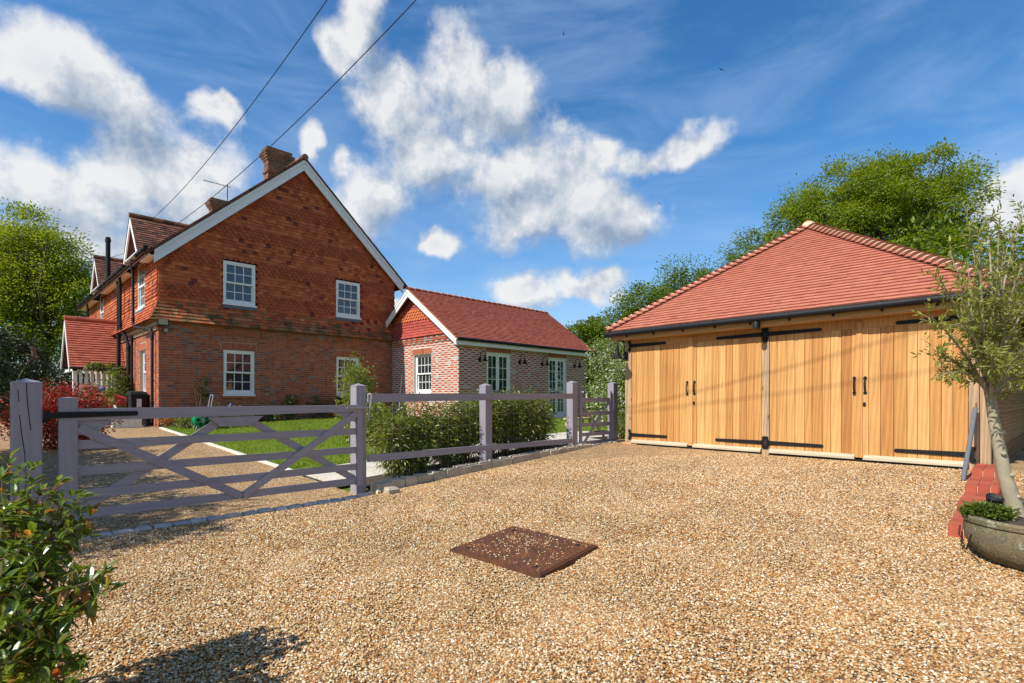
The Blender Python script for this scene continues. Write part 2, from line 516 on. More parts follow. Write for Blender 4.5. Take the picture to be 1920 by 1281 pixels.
def to_local(parent, frame):
    if parent is None:
        return frame
    return WM[root_of(parent).name].inverted() @ frame


I4 = Matrix.Identity(4)


class MB:
    """collects solid shapes; build() links them as ONE mesh object"""
    def __init__(s, frame=I4):
        s.v, s.f, s.mi, s.frame, s.cur = [], [], [], frame, 0

    def add(s, verts, faces):
        o = len(s.v)
        s.v.extend([tuple(v) for v in verts])
        for f in faces:
            s.f.append(tuple(i + o for i in f))
            s.mi.append(s.cur)
        return s

    def box(s, x0, x1, y0, y1, z0, z1):
        return s.hexa([(x0, y0, z0), (x1, y0, z0), (x1, y1, z0), (x0, y1, z0), (x0, y0, z1), (x1, y0, z1), (x1, y1, z1), (x0, y1, z1)])

    def hexa(s, p):
        return s.add(p, [(0, 3, 2, 1), (4, 5, 6, 7), (0, 1, 5, 4), (1, 2, 6, 5), (2, 3, 7, 6), (3, 0, 4, 7)])

    def bevbox(s, x0, x1, y0, y1, z0, z1, b=.01, top=None):
        """box with chamfered vertical edges and an optional pyramid cap"""
        pr = [(x0 + b, y0), (x1 - b, y0), (x1, y0 + b), (x1, y1 - b), (x1 - b, y1), (x0 + b, y1), (x0, y1 - b), (x0, y0 + b)]
        n = 8
        vs = [(x, y, z0) for x, y in pr] + [(x, y, z1) for x, y in pr]
        fs = [tuple(range(n - 1, -1, -1))] + [(i, (i + 1) % n, n + (i + 1) % n, n + i) for i in range(n)]
        if top:
            vs.append(((x0 + x1) / 2, (y0 + y1) / 2, z1 + top))
            fs += [(n + i, n + (i + 1) % n, 2 * n) for i in range(n)]
        else:
            fs.append(tuple(range(n, 2 * n)))
        return s.add(vs, fs)

    def bar(s, a, b, w, h, up=(0, 0, 1)):
        """rectangular bar from a to b: w across, h along up"""
        a, b, up = Vector(a), Vector(b), Vector(up)
        d = (b - a).normalized()
        r = d.cross(up).normalized() * (w / 2)
        u = r.cross(d).normalized() * (h / 2)
        return s.hexa([a - r - u, a + r - u, b + r - u, b - r - u, a - r + u, a + r + u, b + r + u, b - r + u])

    def prism(s, poly, ext):
        """poly: planar points, extruded by ext"""
        n = len(poly)
        e = Vector(ext)
        P = [Vector(p) for p in poly]
        return s.add(P + [p + e for p in P], [tuple(range(n))[::-1], tuple(range(n, 2 * n))] + [(i, (i + 1) % n, n + (i + 1) % n, n + i) for i in range(n)])

    def tube(s, pts, rad, seg=8, cap=True):
        pts = [Vector(p) for p in pts]
        n = len(pts)
        if not hasattr(rad, '__len__'):
            rad = [rad] * n
        vs, fs = [], []
        ref = None
        for i, p in enumerate(pts):
            d = (pts[min(i + 1, n - 1)] - pts[max(i - 1, 0)])
            d = d.normalized() if d.length > 1e-9 else Vector((0, 0, 1))
            if ref is None or abs(ref.dot(d)) > .97:
                ref = Vector((0, 0, 1)) if abs(d.z) < .9 else Vector((1, 0, 0))
            r = d.cross(ref).normalized()
            u = r.cross(d).normalized()
            ref = u
            for k in range(seg):
                a = 2 * math.pi * k / seg
                vs.append(p + (r * math.cos(a) + u * math.sin(a)) * rad[i])
        for i in range(n - 1):
            for k in range(seg):
                k2 = (k + 1) % seg
                fs.append((i * seg + k, i * seg + k2, (i + 1) * seg + k2, (i + 1) * seg + k))
        if cap:
            fs += [tuple(range(seg))[::-1], tuple(range((n - 1) * seg, n * seg))]
        return s.add(vs, fs)

    def lathe(s, c, prof, seg=24, M=None):
        """prof: (radius, z) pairs"""
        vs, fs = [], []
        n = len(prof)
        for r, z in prof:
            for k in range(seg):
                a = 2 * math.pi * k / seg
                v = Vector((r * math.cos(a), r * math.sin(a), z))
                if M is not None:
                    v = M @ v
                vs.append(Vector(c) + v)
        for i in range(n - 1):
            for k in range(seg):
                k2 = (k + 1) % seg
                fs.append((i * seg + k, i * seg + k2, (i + 1) * seg + k2, (i + 1) * seg + k))
        fs += [tuple(range(seg))[::-1], tuple(range((n - 1) * seg, n * seg))]
        return s.add(vs, fs)

    def build(s, name, mats, parent=None, smooth=False, kind=None, label=None):
        me = bpy.data.meshes.new(name)
        M = to_local(parent, s.frame)
        me.from_pydata([M @ Vector(v) for v in s.v], [], s.f)
        if not isinstance(mats, (list, tuple)):
            mats = [mats]
        for m in mats:
            me.materials.append(MATS[m])
        if len(mats) > 1:
            me.polygons.foreach_set('material_index', s.mi)
        if smooth:
            me.polygons.foreach_set('use_smooth', [True] * len(me.polygons))
            me.set_sharp_from_angle(angle=math.radians(42))
        me.update()
        o = link_obj(name, me, parent)
        tag(o, label, kind=kind)
        return o


SHARED = {}


def shared_mesh(key, fn, mat):
    k = (key, mat)
    if k not in SHARED:
        mb = MB()
        fn(mb)
        me = bpy.data.meshes.new(key)
        me.from_pydata(mb.v, [], mb.f)
        me.materials.append(MATS[mat])
        SHARED[k] = me
    return SHARED[k]


def piece(name, me, parent, M):
    """one alike piece: shares mesh data; M places it in the world"""
    o = link_obj(name, me, parent)
    o.matrix_local = to_local(parent, M)
    return o


def basis(P, U, V, N):
    return Matrix(((U[0], V[0], N[0], P[0]), (U[1], V[1], N[1], P[1]), (U[2], V[2], N[2], P[2]), (0, 0, 0, 1)))


Z = Vector((0, 0, 1))
KEEP = {}                        # how many single pieces a thing already has, by name


def room(parent, name, n=300):
    k = (root_of(parent).name, name)
    KEEP[k] = KEEP.get(k, 0)
    return max(0, n - KEEP[k])


# ------------------------------------------------------------------ bricks
def unit_brick(mb):
    # front face slightly smaller than the back: worn arrises
    b = .5
    c = .488
    mb.add([(-b, -b, -1), (b, -b, -1), (b, b, -1), (-b, b, -1), (-b, -b, -.12), (b, -b, -.12), (b, b, -.12), (-b, b, -.12), (-c, -c + .02, 0), (c, -c + .02, 0), (c, c - .02, 0), (-c, c - .02, 0)],
           [(0, 1, 5, 4), (1, 2, 6, 5), (2, 3, 7, 6), (3, 0, 4, 7), (4, 5, 9, 8), (5, 6, 10, 9), (6, 7, 11, 10), (7, 4, 8, 11), (8, 9, 10, 11)])


def lay_bricks(parent, items, frame=I4, cap=300, stuffname='brickwork'):
    """items: (P centre of face, U, V, N, w, h, mat). Nearest ones single, the rest one mesh."""
    tmp = MB()
    unit_brick(tmp)
    B = np.array(tmp.v)
    F = tmp.f
    items = [(frame @ Vector(p), frame.to_3x3() @ Vector(u), frame.to_3x3() @ Vector(v), frame.to_3x3() @ Vector(n), w, h, m) for p, u, v, n, w, h, m in items]
    items.sort(key=lambda q: depth(q[0]) + (2.5 if q[0].z < 1.2 else 0))
    k = min(room(parent, 'brick', cap), len(items))
    KEEP[(root_of(parent).name, 'brick')] += k
    for p, u, v, n, w, h, m in items[:k]:
        pr = random.uniform(-.0015, .0025)
        piece('brick', shared_mesh('brick', unit_brick, m), parent, basis(p + n * pr, u * w, v * h, n * .03))
    rest = items[k:]
    if not rest:
        return
    mats = sorted({q[6] for q in rest})
    V, FF, MI = [], [], []
    for p, u, v, n, w, h, m in rest:
        pr = random.uniform(-.0015, .0025)
        o = len(V) * 12
        M = np.array([[*(u * w)], [*(v * h)], [*(n * .03)]])
        V.append(B @ M + np.array(p + n * pr))
        FF.extend([tuple(i + o for i in f) for f in F])
        MI.extend([mats.index(m)] * len(F))
    mb = MB()
    mb.v = [tuple(x) for x in np.concatenate(V)]
    mb.f, mb.mi = FF, MI
    mb.build(stuffname, mats, parent, kind='stuff')


def bond(O, U, N, width, z0, z1, openings=(), red='old_brick', grey='grey_header', pgrey=.25, pred=0.02, course=.075, joint=.011, top=None, shift=0.0):
    """Flemish bond over a wall; openings (u0,u1,z0,z1) are left out"""
    out = []
    nc = int(round((z1 - z0) / course))
    for k in range(nc):
        za, zb = z0 + k * course, z0 + (k + 1) * course
        zm = (za + zb) / 2
        x = -.3 + (0 if k % 2 else .169) + shift
        j = 0
        while x < width:
            L = .225 if (j % 2 == 0) else .1125
            head = j % 2 == 1
            j += 1
            segs = [(max(x, 0), min(x + L, width))]
            x += L
            for (a, b, c, d) in openings:
                if c < zm < d:
                    ns = []
                    for s0, s1 in segs:
                        if s1 <= a or s0 >= b:
                            ns.append((s0, s1))
                        else:
                            if s0 < a: ns.append((s0, a))
                            if s1 > b: ns.append((b, s1))
                    segs = ns
            for s0, s1 in segs:
                if s1 - s0 < .035:
                    continue
                um = (s0 + s1) / 2
                if top is not None and zb > top(um):
                    continue
                m = grey if random.random() < (pgrey if head else pred) else red
                out.append((Vector(O) + Vector(U) * um + Z * (zm - Vector(O).z), U, Z, N, s1 - s0 - joint, course - joint, m))
    return out


def wall_slab(mb, O, U, N, width, z0, z1, openings, thick=.25, proud=-.006, in0=0.0, in1=0.0):
    """backing wall with real openings (the mortar the bricks stand proud of)"""
    O, U, N = Vector(O), Vector(U), Vector(N)
    us = sorted({in0, width - in1} | {a for o in openings for a in o[:2]})
    zs = sorted({z0, z1} | {a for o in openings for a in o[2:]})
    for i in range(len(us) - 1):
        for k in range(len(zs) - 1):
            um, zm = (us[i] + us[i + 1]) / 2, (zs[k] + zs[k + 1]) / 2
            if any(a < um < b and c < zm < d for a, b, c, d in openings):
                continue
            pts = []
            for zz in (zs[k], zs[k + 1]):
                for uu, nn in ((us[i], proud), (us[i + 1], proud), (us[i + 1], -thick), (us[i], -thick)):
                    q = O + U * uu + N * nn
                    pts.append((q.x, q.y, zz))
            mb.hexa(pts)


# ------------------------------------------------------------------ tiles
TW, TE = .165, .104


def unit_tile(mb):
    w = .5 * TW - .0005
    L = TE * 1.45
    mb.hexa([(-w, 0, .004), (w, 0, .004), (w, L, -.008), (-w, L, -.008), (-w, 0, .034), (w, 0, .034), (w, L, .003), (-w, L, .003)])


def unit_scale(mb):
    w = .5 * TW - .0012
    L = TE * 1.6
    arc = [(w * math.cos(a), w * .95 - w * .95 * math.sin(a)) for a in [math.pi * i / 8 for i in range(9)]]
    pl = [(w, L), (-w, L)] + arc[::-1]
    nz = lambda y: .004 + .050 * (1 - y / L)
    n = len(pl)
    mb.add([(x, y, nz(y)) for x, y in pl] + [(x, y, nz(y) - .034) for x, y in pl], [tuple(range(n))] + [(i, n + i, n + (i + 1) % n, (i + 1) % n) for i in range(1, n - 1)] + [(n - 1, 2 * n - 1, n, 0)])


def lay_tiles(parent, items, cap=300, stuffname='tiling', name='tile'):
    """items: (P tail centre, U, V up-slope, N, wscale, escale, mat, kind)"""
    uni = {}
    for key, fn in (('tile', unit_tile), ('scale', unit_scale)):
        t = MB()
        fn(t)
        uni[key] = (np.array(t.v), t.f)
    items.sort(key=lambda q: depth(q[0]))
    k = min(room(parent, name, cap), len(items))
    KEEP[(root_of(parent).name, name)] += k
    for it in items[:k]:
        p, u, v, n, ws, es, m, kd = it
        a = random.uniform(-.006, .006)
        u2 = u + v * a
        piece(name, shared_mesh(kd + '_piece', unit_tile if kd == 'tile' else unit_scale, m), parent, basis(p + n * random.uniform(0, .004), u2 * ws, v * es, n))
    rest = items[k:]
    if not rest:
        return
    mats = sorted({q[6] for q in rest})
    V, FF, MI, o = [], [], [], 0
    for p, u, v, n, ws, es, m, kd in rest:
        B, F = uni[kd]
        a = random.uniform(-.006, .006)
        M = np.array([[*((u + v * a) * ws)], [*(v * es)], [*n]])
        V.append(B @ M + np.array(p + n * random.uniform(0, .004)))
        FF.extend([tuple(i + o for i in f) for f in F])
        MI.extend([mats.index(m)] * len(F))
        o += len(B)
    mb = MB()
    mb.v = [tuple(x) for x in np.concatenate(V)]
    mb.f, mb.mi = FF, MI
    mb.build(stuffname, mats, parent, kind='stuff')


def tile_plane(O, U, V, N, length, left, right, mat, expo=TE, ncourse=None, start=0.0):
    """tiles on a sloping plane; left(s), right(s) bound the courses at s metres up the slope"""
    out = []
    O, U, V, N = Vector(O), Vector(U), Vector(V), Vector(N)
    nc = ncourse or int(length / expo)
    for k in range(nc):
        s = start + k * expo
        l, r = left(s), right(s)
        if r - l < .05:
            continue
        x = l - (TW / 2 if k % 2 else 0)
        while x < r:
            a, b = max(x, l), min(x + TW, r)
            x += TW
            if b - a < .03:
                continue
            m = mat if isinstance(mat, str) else mat()
            out.append((O + U * ((a + b) / 2) + V * s, U, V, N, (b - a) / TW, expo / TE, m, 'tile'))
    return out


# ------------------------------------------------------------------ windows
def unit_pane(mb):
    mb.box(-.5, .5, -.5, .5, -1, 0)


def window(parent, O, U, N, w, h, cols=3, rows=4, recess=.07, sill=True, lead=False, name='window', meeting=True, french=False, sillmat='white_paint'):
    """joinery at lower-left corner O of an opening; N points out"""
    O, U, N = Vector(O), Vector(U), Vector(N)
    mb = MB()

    def bx(u0, u1, z0, z1, n0, n1):
        pts = []
        for zz in (z0, z1):
            for uu, nn in ((u0, n1), (u1, n1), (u1, n0), (u0, n0)):
                q = O + U * uu + N * nn + Z * zz
                pts.append(q)
        mb.hexa(pts)
    fr = .055
    r0, r1 = -recess - .06, -recess
    bx(0, fr, 0, h, r0, r1)
    bx(w - fr, w, 0, h, r0, r1)
    bx(fr, w - fr, h - fr, h, r0, r1)
    bx(fr, w - fr, 0, fr + .02, r0, r1)
    panes = []

    def sash(u0, u1, z0, z1, nc, nr, off, st=.045, bot=.05):
        a0, a1 = r0 - .0 + off, r1 - .018 + off
        bx(u0, u0 + st, z0, z1, a0, a1)
        bx(u1 - st, u1, z0, z1, a0, a1)
        bx(u0 + st, u1 - st, z1 - st, z1, a0, a1)
        bx(u0 + st, u1 - st, z0, z0 + bot, a0, a1)
        W, Hh = (u1 - u0 - 2 * st), (z1 - z0 - st - bot)
        bw = .02
        for c in range(1, nc):
            x = u0 + st + W * c / nc
            bx(x - bw / 2, x + bw / 2, z0 + bot, z1 - st, a0, a1 - .004)
        for r in range(1, nr):
            z = z0 + bot + Hh * r / nr
            for c in range(nc):
                bx(u0 + st + W * c / nc + (bw / 2 if c else 0), u0 + st + W * (c + 1) / nc - (bw / 2 if c < nc - 1 else 0), z - bw / 2, z + bw / 2, a0, a1 - .004)
        for c in range(nc):
            for r in range(nr):
                panes.append((u0 + st + W * (c + .5) / nc, z0 + bot + Hh * (r + .5) / nr, W / nc, Hh / nr, a1 - .016))
    if french:
        mid = w / 2
        sash(fr, mid - .004, .06, h - fr, cols // 2, rows, 0, .07, .18)
        sash(mid + .004, w - fr, .06, h - fr, cols // 2, rows, 0, .07, .18)
    else:
        zm = h * .5
        sash(fr, w - fr, zm - .02, h - fr, cols, rows // 2, 0)
        sash(fr, w - fr, fr + .02, zm + .02, cols, rows // 2, -.045, .045, .06)
    if sill:
        bx(-.03, w + .03, -.05, .0, -recess - .06, .085 if lead else .035)
    o = mb.build(name, 'white_paint', parent)
    for (u, z, pw, ph, n) in panes:
        q = O + U * u + Z * z + N * n
        t = random.uniform(-.004, .004)
        piece('pane', shared_mesh('pane', unit_pane, 'glass'), o, basis(q, U * (pw + .004), Z * (ph + .004) + N * t, N * .006))
    if lead:
        mb2 = MB()
        pts = []
        for zz, nn in ((-.15, .03), (-.05, .03)):
            pass
        for zz in (-.15, -.052):
            for uu, nn in ((-.02, .075), (w + .02, .075), (w + .02, -.02), (-.02, -.02)):
                pts.append(O + U * uu + N * nn + Z * zz)
        mb2.hexa(pts)
        mb2.build('sill_flashing', 'lead', o)
    return o


# ------------------------------------------------------------------ leaves
def unit(a):
    return a / np.maximum(np.linalg.norm(a, axis=1, keepdims=True), 1e-9)


def leaf_obj(name, P, D, L, W, mat, parent=None, flat=.5, fold=.25, kind='stuff', mats=None, mi=None):
    """one mesh of many leaf blades: folded four-point blades at P along D"""
    n = len(P)
    R = RNG.normal(size=(n, 3))
    R[:, 2] *= .35
    up = np.tile(np.array([0, 0, 1.0]), (n, 1)) * flat + RNG.normal(size=(n, 3)) * (1 - flat) * .8
    S = unit(np.cross(D, up))
    Nn = unit(np.cross(S, D))
    L = np.asarray(L).reshape(-1, 1) * np.ones((n, 1))
    W = np.asarray(W).reshape(-1, 1) * np.ones((n, 1))
    base = P
    mid = P + D * L * .45
    tip = P + D * L - Nn * L * .12
    s1 = mid + S * W * .5 + Nn * W * fold
    s2 = mid - S * W * .5 + Nn * W * fold
    V = np.stack([base, s1, tip, s2], 1).reshape(-1, 3)
    if parent is not None:
        M = np.array(WM[root_of(parent).name].inverted())
        V = V @ M[:3, :3].T + M[:3, 3]
    me = bpy.data.meshes.new(name)
    nf = n * 2
    me.vertices.add(4 * n)
    me.vertices.foreach_set('co', V.astype(np.float32).ravel())
    idx = np.arange(n)[:, None] * 4
    tri = np.concatenate([idx + np.array([[0, 1, 2]]), idx + np.array([[0, 2, 3]])], 1).reshape(-1)
    me.loops.add(nf * 3)
    me.loops.foreach_set('vertex_index', tri.astype(np.int32))
    me.polygons.add(nf)
    me.polygons.foreach_set('loop_start', np.arange(nf, dtype=np.int32) * 3)
    me.polygons.foreach_set('loop_total', np.full(nf, 3, dtype=np.int32))
    for m in (mats or [mat]):
        me.materials.append(MATS[m])
    if mi is not None:
        me.polygons.foreach_set('material_index', np.repeat(mi, 2).astype(np.int32))
    me.update()
    me.validate()
    o = link_obj(name, me, parent)
    return tag(o, kind=kind)


def clumps(lobes, ncl, per, spread, shell=2.4, zmin=None):
    """leaf points gathered in clumps through a set of ellipsoids"""
    vol = np.array([l[3] * l[4] * l[5] for l in lobes])
    which = RNG.choice(len(lobes), size=ncl, p=vol / vol.sum())
    Lb = np.array(lobes)[which]
    d = unit(RNG.normal(size=(ncl, 3)))
    r = RNG.random(ncl) ** (1 / shell)
    C = Lb[:, :3] + d * r[:, None] * Lb[:, 3:6]
    if zmin is not None:
        C[:, 2] = np.maximum(C[:, 2], zmin + RNG.random(ncl) * .2)
    k = np.maximum(4, RNG.normal(per, per * .35, ncl)).astype(int)
    idx = np.repeat(np.arange(ncl), k)
    sp = spread * RNG.uniform(.6, 1.35, ncl)
    off = np.clip(RNG.normal(size=(len(idx), 3)), -1.7, 1.7) * sp[idx][:, None] * np.array([1, 1, .72])
    P = C[idx] + off
    out = unit(off + d[idx] * spread * .8 + RNG.normal(size=off.shape) * spread * .5)
    out[:, 2] -= .25
    return P, unit(out), C


def tree(name, label, base, lobes, ncl, per, spread, leaf, mat, trunk_r=.2, trunk_to=None, limbs=40, group=None, cat='tree', shell=2.4, bark='bark', zmin=None, stem='trunk', lw=.5):
    base = Vector(base)
    t = thing(name, label, cat, base, group=group)
    lobes = [tuple(l) for l in lobes]
    P, D, C = clumps(lobes, ncl, per, spread, shell, zmin)
    cen = np.average(np.array(lobes)[:, :3], axis=0, weights=np.array([l[3] * l[4] * l[5] for l in lobes]))
    top = Vector(trunk_to) if trunk_to is not None else Vector(cen)
    mb = MB()
    n = 7
    pts, rad = [], []
    wob = trunk_r * .8
    for i in range(n):
        f = i / (n - 1)
        q = base.lerp(top, f) + Vector((random.uniform(-wob, wob), random.uniform(-wob, wob), 0)) * (1 if 0 < i < n - 1 else 0)
        if i == 0:
            q.z -= .1
        pts.append(q)
        rad.append(trunk_r * (1.25 if i == 0 else 1) * (1 - .6 * f))
    mb.tube(pts, rad, 10)
    sel = RNG.choice(len(C), size=min(limbs, len(C)), replace=False)
    for i in sel:
        f = random.uniform(.35, .98)
        k = f * (n - 1)
        j = min(int(k), n - 2)
        a = pts[j].lerp(pts[j + 1], k - j)
        c = Vector(C[i])
        m = a.lerp(c, .5) + Vector((random.uniform(-1, 1), random.uniform(-1, 1), random.uniform(-.2, 1))) * (c - a).length * .12
        r = trunk_r * (1 - .6 * f) * .42
        q1 = a.lerp(m, .5) + Vector((0, 0, .02))
        mb.tube([a, q1, m, m.lerp(c, .55), c], [r, r * .8, r * .6, r * .38, r * .14], 5)
    mb.build(stem, bark, t)
    leaf_obj('crown' if stem == 'trunk' else 'foliage', P, D, leaf * RNG.uniform(.65, 1.3, len(P)), leaf * lw * RNG.uniform(.7, 1.2, len(P)), mat, t)
    return t


def bush(name, label, c, r, n, leaf, mat, group=None, cat='shrub', lw=.5, per=26, spread=None, stems=14, ground=None, upright=0.0):
    """shrub growing from the ground at c=(x,y) with half-sizes r"""
    x, y = c[0], c[1]
    g = G(x, y) if ground is None else ground
    zc = g + r[2]
    t = thing(name, label, cat, (x, y, g), group=group)
    sp = spread or min(r) * .26
    P, D, C = clumps([(x, y, zc, r[0], r[1], r[2])], max(6, n // per), per, sp, 2.2, g + .06)
    if upright:
        D = unit(D + np.array([0, 0, upright]))
    P[:, 2] = np.maximum(P[:, 2], g + .01)
    leaf_obj('foliage', P, D, leaf * RNG.uniform(.65, 1.3, len(P)), leaf * lw * RNG.uniform(.7, 1.2, len(P)), mat, t)
    mb = MB()
    for i in RNG.choice(len(C), size=min(stems, len(C)), replace=False):
        cc = Vector(C[i])
        a = Vector((x + random.uniform(-.3, .3) * r[0], y + random.uniform(-.3, .3) * r[1], g - .03))
        m = a.lerp(cc, .5) + Vector((0, 0, .1 * r[2]))
        mb.tube([a, m, cc], [.014, .01, .004], 5)
    mb.build('stem', 'twig', t)
    return t
# ------------------------------------------------------------------ the setting
def sheet(name, xs, ys, mat, dz, jitter=0.0):
    V, F = [], []
    nx, ny = len(xs), len(ys)
    for y in ys:
        for x in xs:
            V.append((x, y, G(x, y) + dz + (random.uniform(-jitter, jitter) if jitter else 0)))
    for j in range(ny - 1):
        for i in range(nx - 1):
            F.append((j * nx + i, j * nx + i + 1, (j + 1) * nx + i + 1, (j + 1) * nx + i))
    me = bpy.data.meshes.new(name)
    me.from_pydata(V, [], F)
    me.materials.append(MATS[mat])
    me.polygons.foreach_set('use_smooth', [True] * len(F))
    o = link_obj(name, me)
    return tag(o, kind='structure')


def rng(a, b, s):
    return list(np.linspace(a, b, max(2, int(round((b - a) / s)) + 1)))


far = [-900, -300, -120, -60, -30, -15]
sheet('ground', far + rng(-8, 22, .5) + [30, 60, 120, 300, 900], far + rng(-8, 32, .5) + [45, 60, 120, 300, 900], 'grass_soil', -.06)
sheet('gravel_yard', rng(-7.5, 13.5, .3), rng(-7, 6.72, .3), 'gravel', 0.0, .006)
sheet('gravel_drive', rng(-7.5, 3.62, .3), rng(6.72, 26, .4), 'gravel', .0, .006)
sheet('lawn', rng(3.70, 11.4, .4), rng(8.45, 17.3, .4), 'grass_soil', .012)
sheet('lawn_strip', rng(11.4, 21, .4), rng(8.45, 13.3, .4), 'grass_soil', .012)
sheet('flower_bed', rng(3.75, 11.4, .5), rng(17.3, 17.76, .23), 'soil', .03)
sheet('hedge_bed', rng(3.85, 8.35, .4), rng(6.55, 7.15, .2), 'soil', .05)
mb = MB()
ys = rng(8.2, 17.3, .6)
for a, b in zip(ys[:-1], ys[1:]):
    za, zb = G(3.66, a), G(3.66, b)
    mb.hexa([(3.62, a, za - .05), (3.70, a, za - .05), (3.70, b, zb - .05), (3.62, b, zb - .05), (3.62, a, za + .03), (3.70, a, za + .03), (3.70, b, zb + .03), (3.62, b, zb + .03)])
tag(mb.build('path_edging', 'cream_paint'), kind='structure')
# flagged path behind the hedge and through the little gate
pth = MB()
x0 = 3.72
base = sheet('path', rng(3.66, 11.4, .4), rng(7.15, 8.45, .25), 'soil', .002)
WM[base.name] = I4
def slab(x0, x1, y0, y1):
    z = [G(x, y) for x, y in ((x0, y0), (x1, y0), (x1, y1), (x0, y1))]
    b = MB()
    t = .035 + random.uniform(0, .008)
    b.hexa([(x0, y0, z[0] - .03), (x1, y0, z[1] - .03), (x1, y1, z[2] - .03), (x0, y1, z[3] - .03), (x0, y0, z[0] + t), (x1, y0, z[1] + t), (x1, y1, z[2] + t), (x0, y1, z[3] + t)])
    b.build('paving_slab', 'paving', base)
yy = 7.16
for row in range(2):
    x = 3.68 + (0 if row else -.0)
    while x < 11.2:
        w = random.choice((.45, .6, .75))
        slab(x + .006, min(x + w, 11.35) - .006, yy + .006, yy + (.62 if row == 0 else .66) - .006)
        x += w
    yy += .62
for i in range(3):
    for j in range(2):
        slab(8.62 + i * .37 + .006, 8.62 + (i + 1) * .37 - .006, 6.68 + j * .235 + .005, 6.68 + (j + 1) * .235 - .005)


# ------------------------------------------------------------------ brick house
XL, XR, YG = 3.706, 11.55, 17.779
UX, UY = Vector((1, 0, 0)), Vector((0, -1, 0))
NX, NY = Vector((-1, 0, 0)), Vector((0, -1, 0))
house = thing('brick_house', 'two storey brick house with tile hung gable and white bargeboards', 'house', (XL, YG, .6))


def roof_top(x):
    return 9.55 - .91 * abs(x - 7.872)


W3, W4 = (5.416, 6.323, 1.57, 2.95), (9.138, 10.03, 1.57, 2.95)
W1, W2 = (5.397, 6.339, 4.40, 5.71), (9.105, 10.047, 4.41, 5.70)
opg = [(a - XL, b - XL, c, d) for a, b, c, d in (W3, W4)]
mb = MB()
wall_slab(mb, (XL, YG, 0), UX, NY, XR - XL, .4, 3.62, opg, in0=.012)
gw = mb.build('gable_wall', 'old_mortar', house)
brk_open = opg + [(a - .07, b + .07, d, d + .235) for a, b, c, d in opg]
items = bond((XL, YG, 0), UX, NY, XR - XL, .575, 3.425, brk_open)
# arches of rubbed brick over the lower windows
for a, b, c, d in opg:
    n = 14
    w = (b - a + .12) / n
    for i in range(n):
        u = a - .06 + w * (i + .5)
        lean = (i - (n - 1) / 2) / n * .22
        V = (Z + UX * lean).normalized()
        items.append((Vector((XL + u, YG - .002, d + .118)), UX, V, NY, w - .008, .222, 'rubbed_brick'))
# projecting courses below the tiles
items += bond((XL - .03, YG - .03, 0), UX, NY, XR - XL + .03, 3.425, 3.5, (), pgrey=.3, pred=.12)
items += bond((XL - .05, YG - .05, 0), UX, NY, XR - XL + .05, 3.5, 3.65, (), pgrey=.5, pred=.10)
for i in range(int((23.5 - YG) / .2)):       # dentils on the side wall
    items.append((Vector((XL - .06, YG + .05 + i * .2, 3.52)), UY, Z, NX, .1, .07, 'rubbed_brick'))
mbx = MB()
mbx.box(XL - .024, XR, YG - .024, YG + .02, 3.425, 3.5)
mbx.box(XL - .044, XR, YG - .044, YG + .02, 3.5, 3.66)
mbx.box(XL - .05, XL + .02, YG + .03, 31, 3.42, 3.66)
mbx.build('corbel_course', 'old_mortar', house)

# side wall
SY = 31.0
ops = [(SY - 20.15, SY - 19.36, 1.6, 2.95)]
mb = MB()
wall_slab(mb, (XL, SY, 0), UY, NX, SY - YG, .4, 3.62, ops, in1=.012)
sw = mb.build('side_wall', 'old_mortar', house)
lay_bricks(gw, items)
items = bond((XL, SY, 0), UY, NX, SY - YG, .575, 3.425, ops + [(ops[0][0] - .06, ops[0][1] + .06, 2.95, 3.18), (0, SY - 25, 0, 9)])
for i in range(12):
    items.append((Vector((XL - .002, 20.15 + .05 - .07 * i - .035, 3.065)), UY, Z, NX, .06, .215, 'rubbed_brick'))
lay_bricks(sw, items)


def flare(z):
    return .012 + (.25 * ((4.28 - z) / .62) ** 1.5 if z < 4.28 else 0)


def wall_tiles(O, U, N, width, z0, ztop, openings, corner_l=True, mats=('hung_tile', 'scale_tile', 'mossy_tile'), top=None):
    out = []
    k = 0
    z = z0
    while z < ztop:
        n0, n1 = flare(z), flare(z + TE)
        V = (Z * TE + N * (n1 - n0)).normalized()
        Nn = U.cross(V)
        ph = (z - 4.33) % 1.04
        scal = z > 4.3 and ph < .43
        l = -n0 if corner_l else 0
        x = l - (TW / 2 if k % 2 else 0)
        while x < width + (0 if corner_l else n0):
            a, b = max(x, l), min(x + TW, width + (0 if corner_l else n0))
            x += TW
            um = (a + b) / 2
            if b - a < .03 or (top is not None and z + .1 > top(um)):
                continue
            if any(oa - .0 < um < ob and oc - .07 < z < od - .03 for oa, ob, oc, od in openings):
                continue
            # trim at the window sides
            for oa, ob, oc, od in openings:
                if oc - .07 < z < od - .03:
                    if a < oa < b: b = oa
                    if a < ob < b: a = ob
            if b - a < .02:
                continue
            m = mats[1] if scal else mats[0]
            if z < 4.28 and random.random() < (4.5 - z) * 1.05:
                m = mats[2]
            P = O + U * ((a + b) / 2) + N * n0 + Z * (z - O.z)
            out.append((P, U, V, Nn, (b - a) / TW, 1, m, 'scale' if scal and b - a > .1 else 'tile'))
        k += 1
        z += TE
    return out


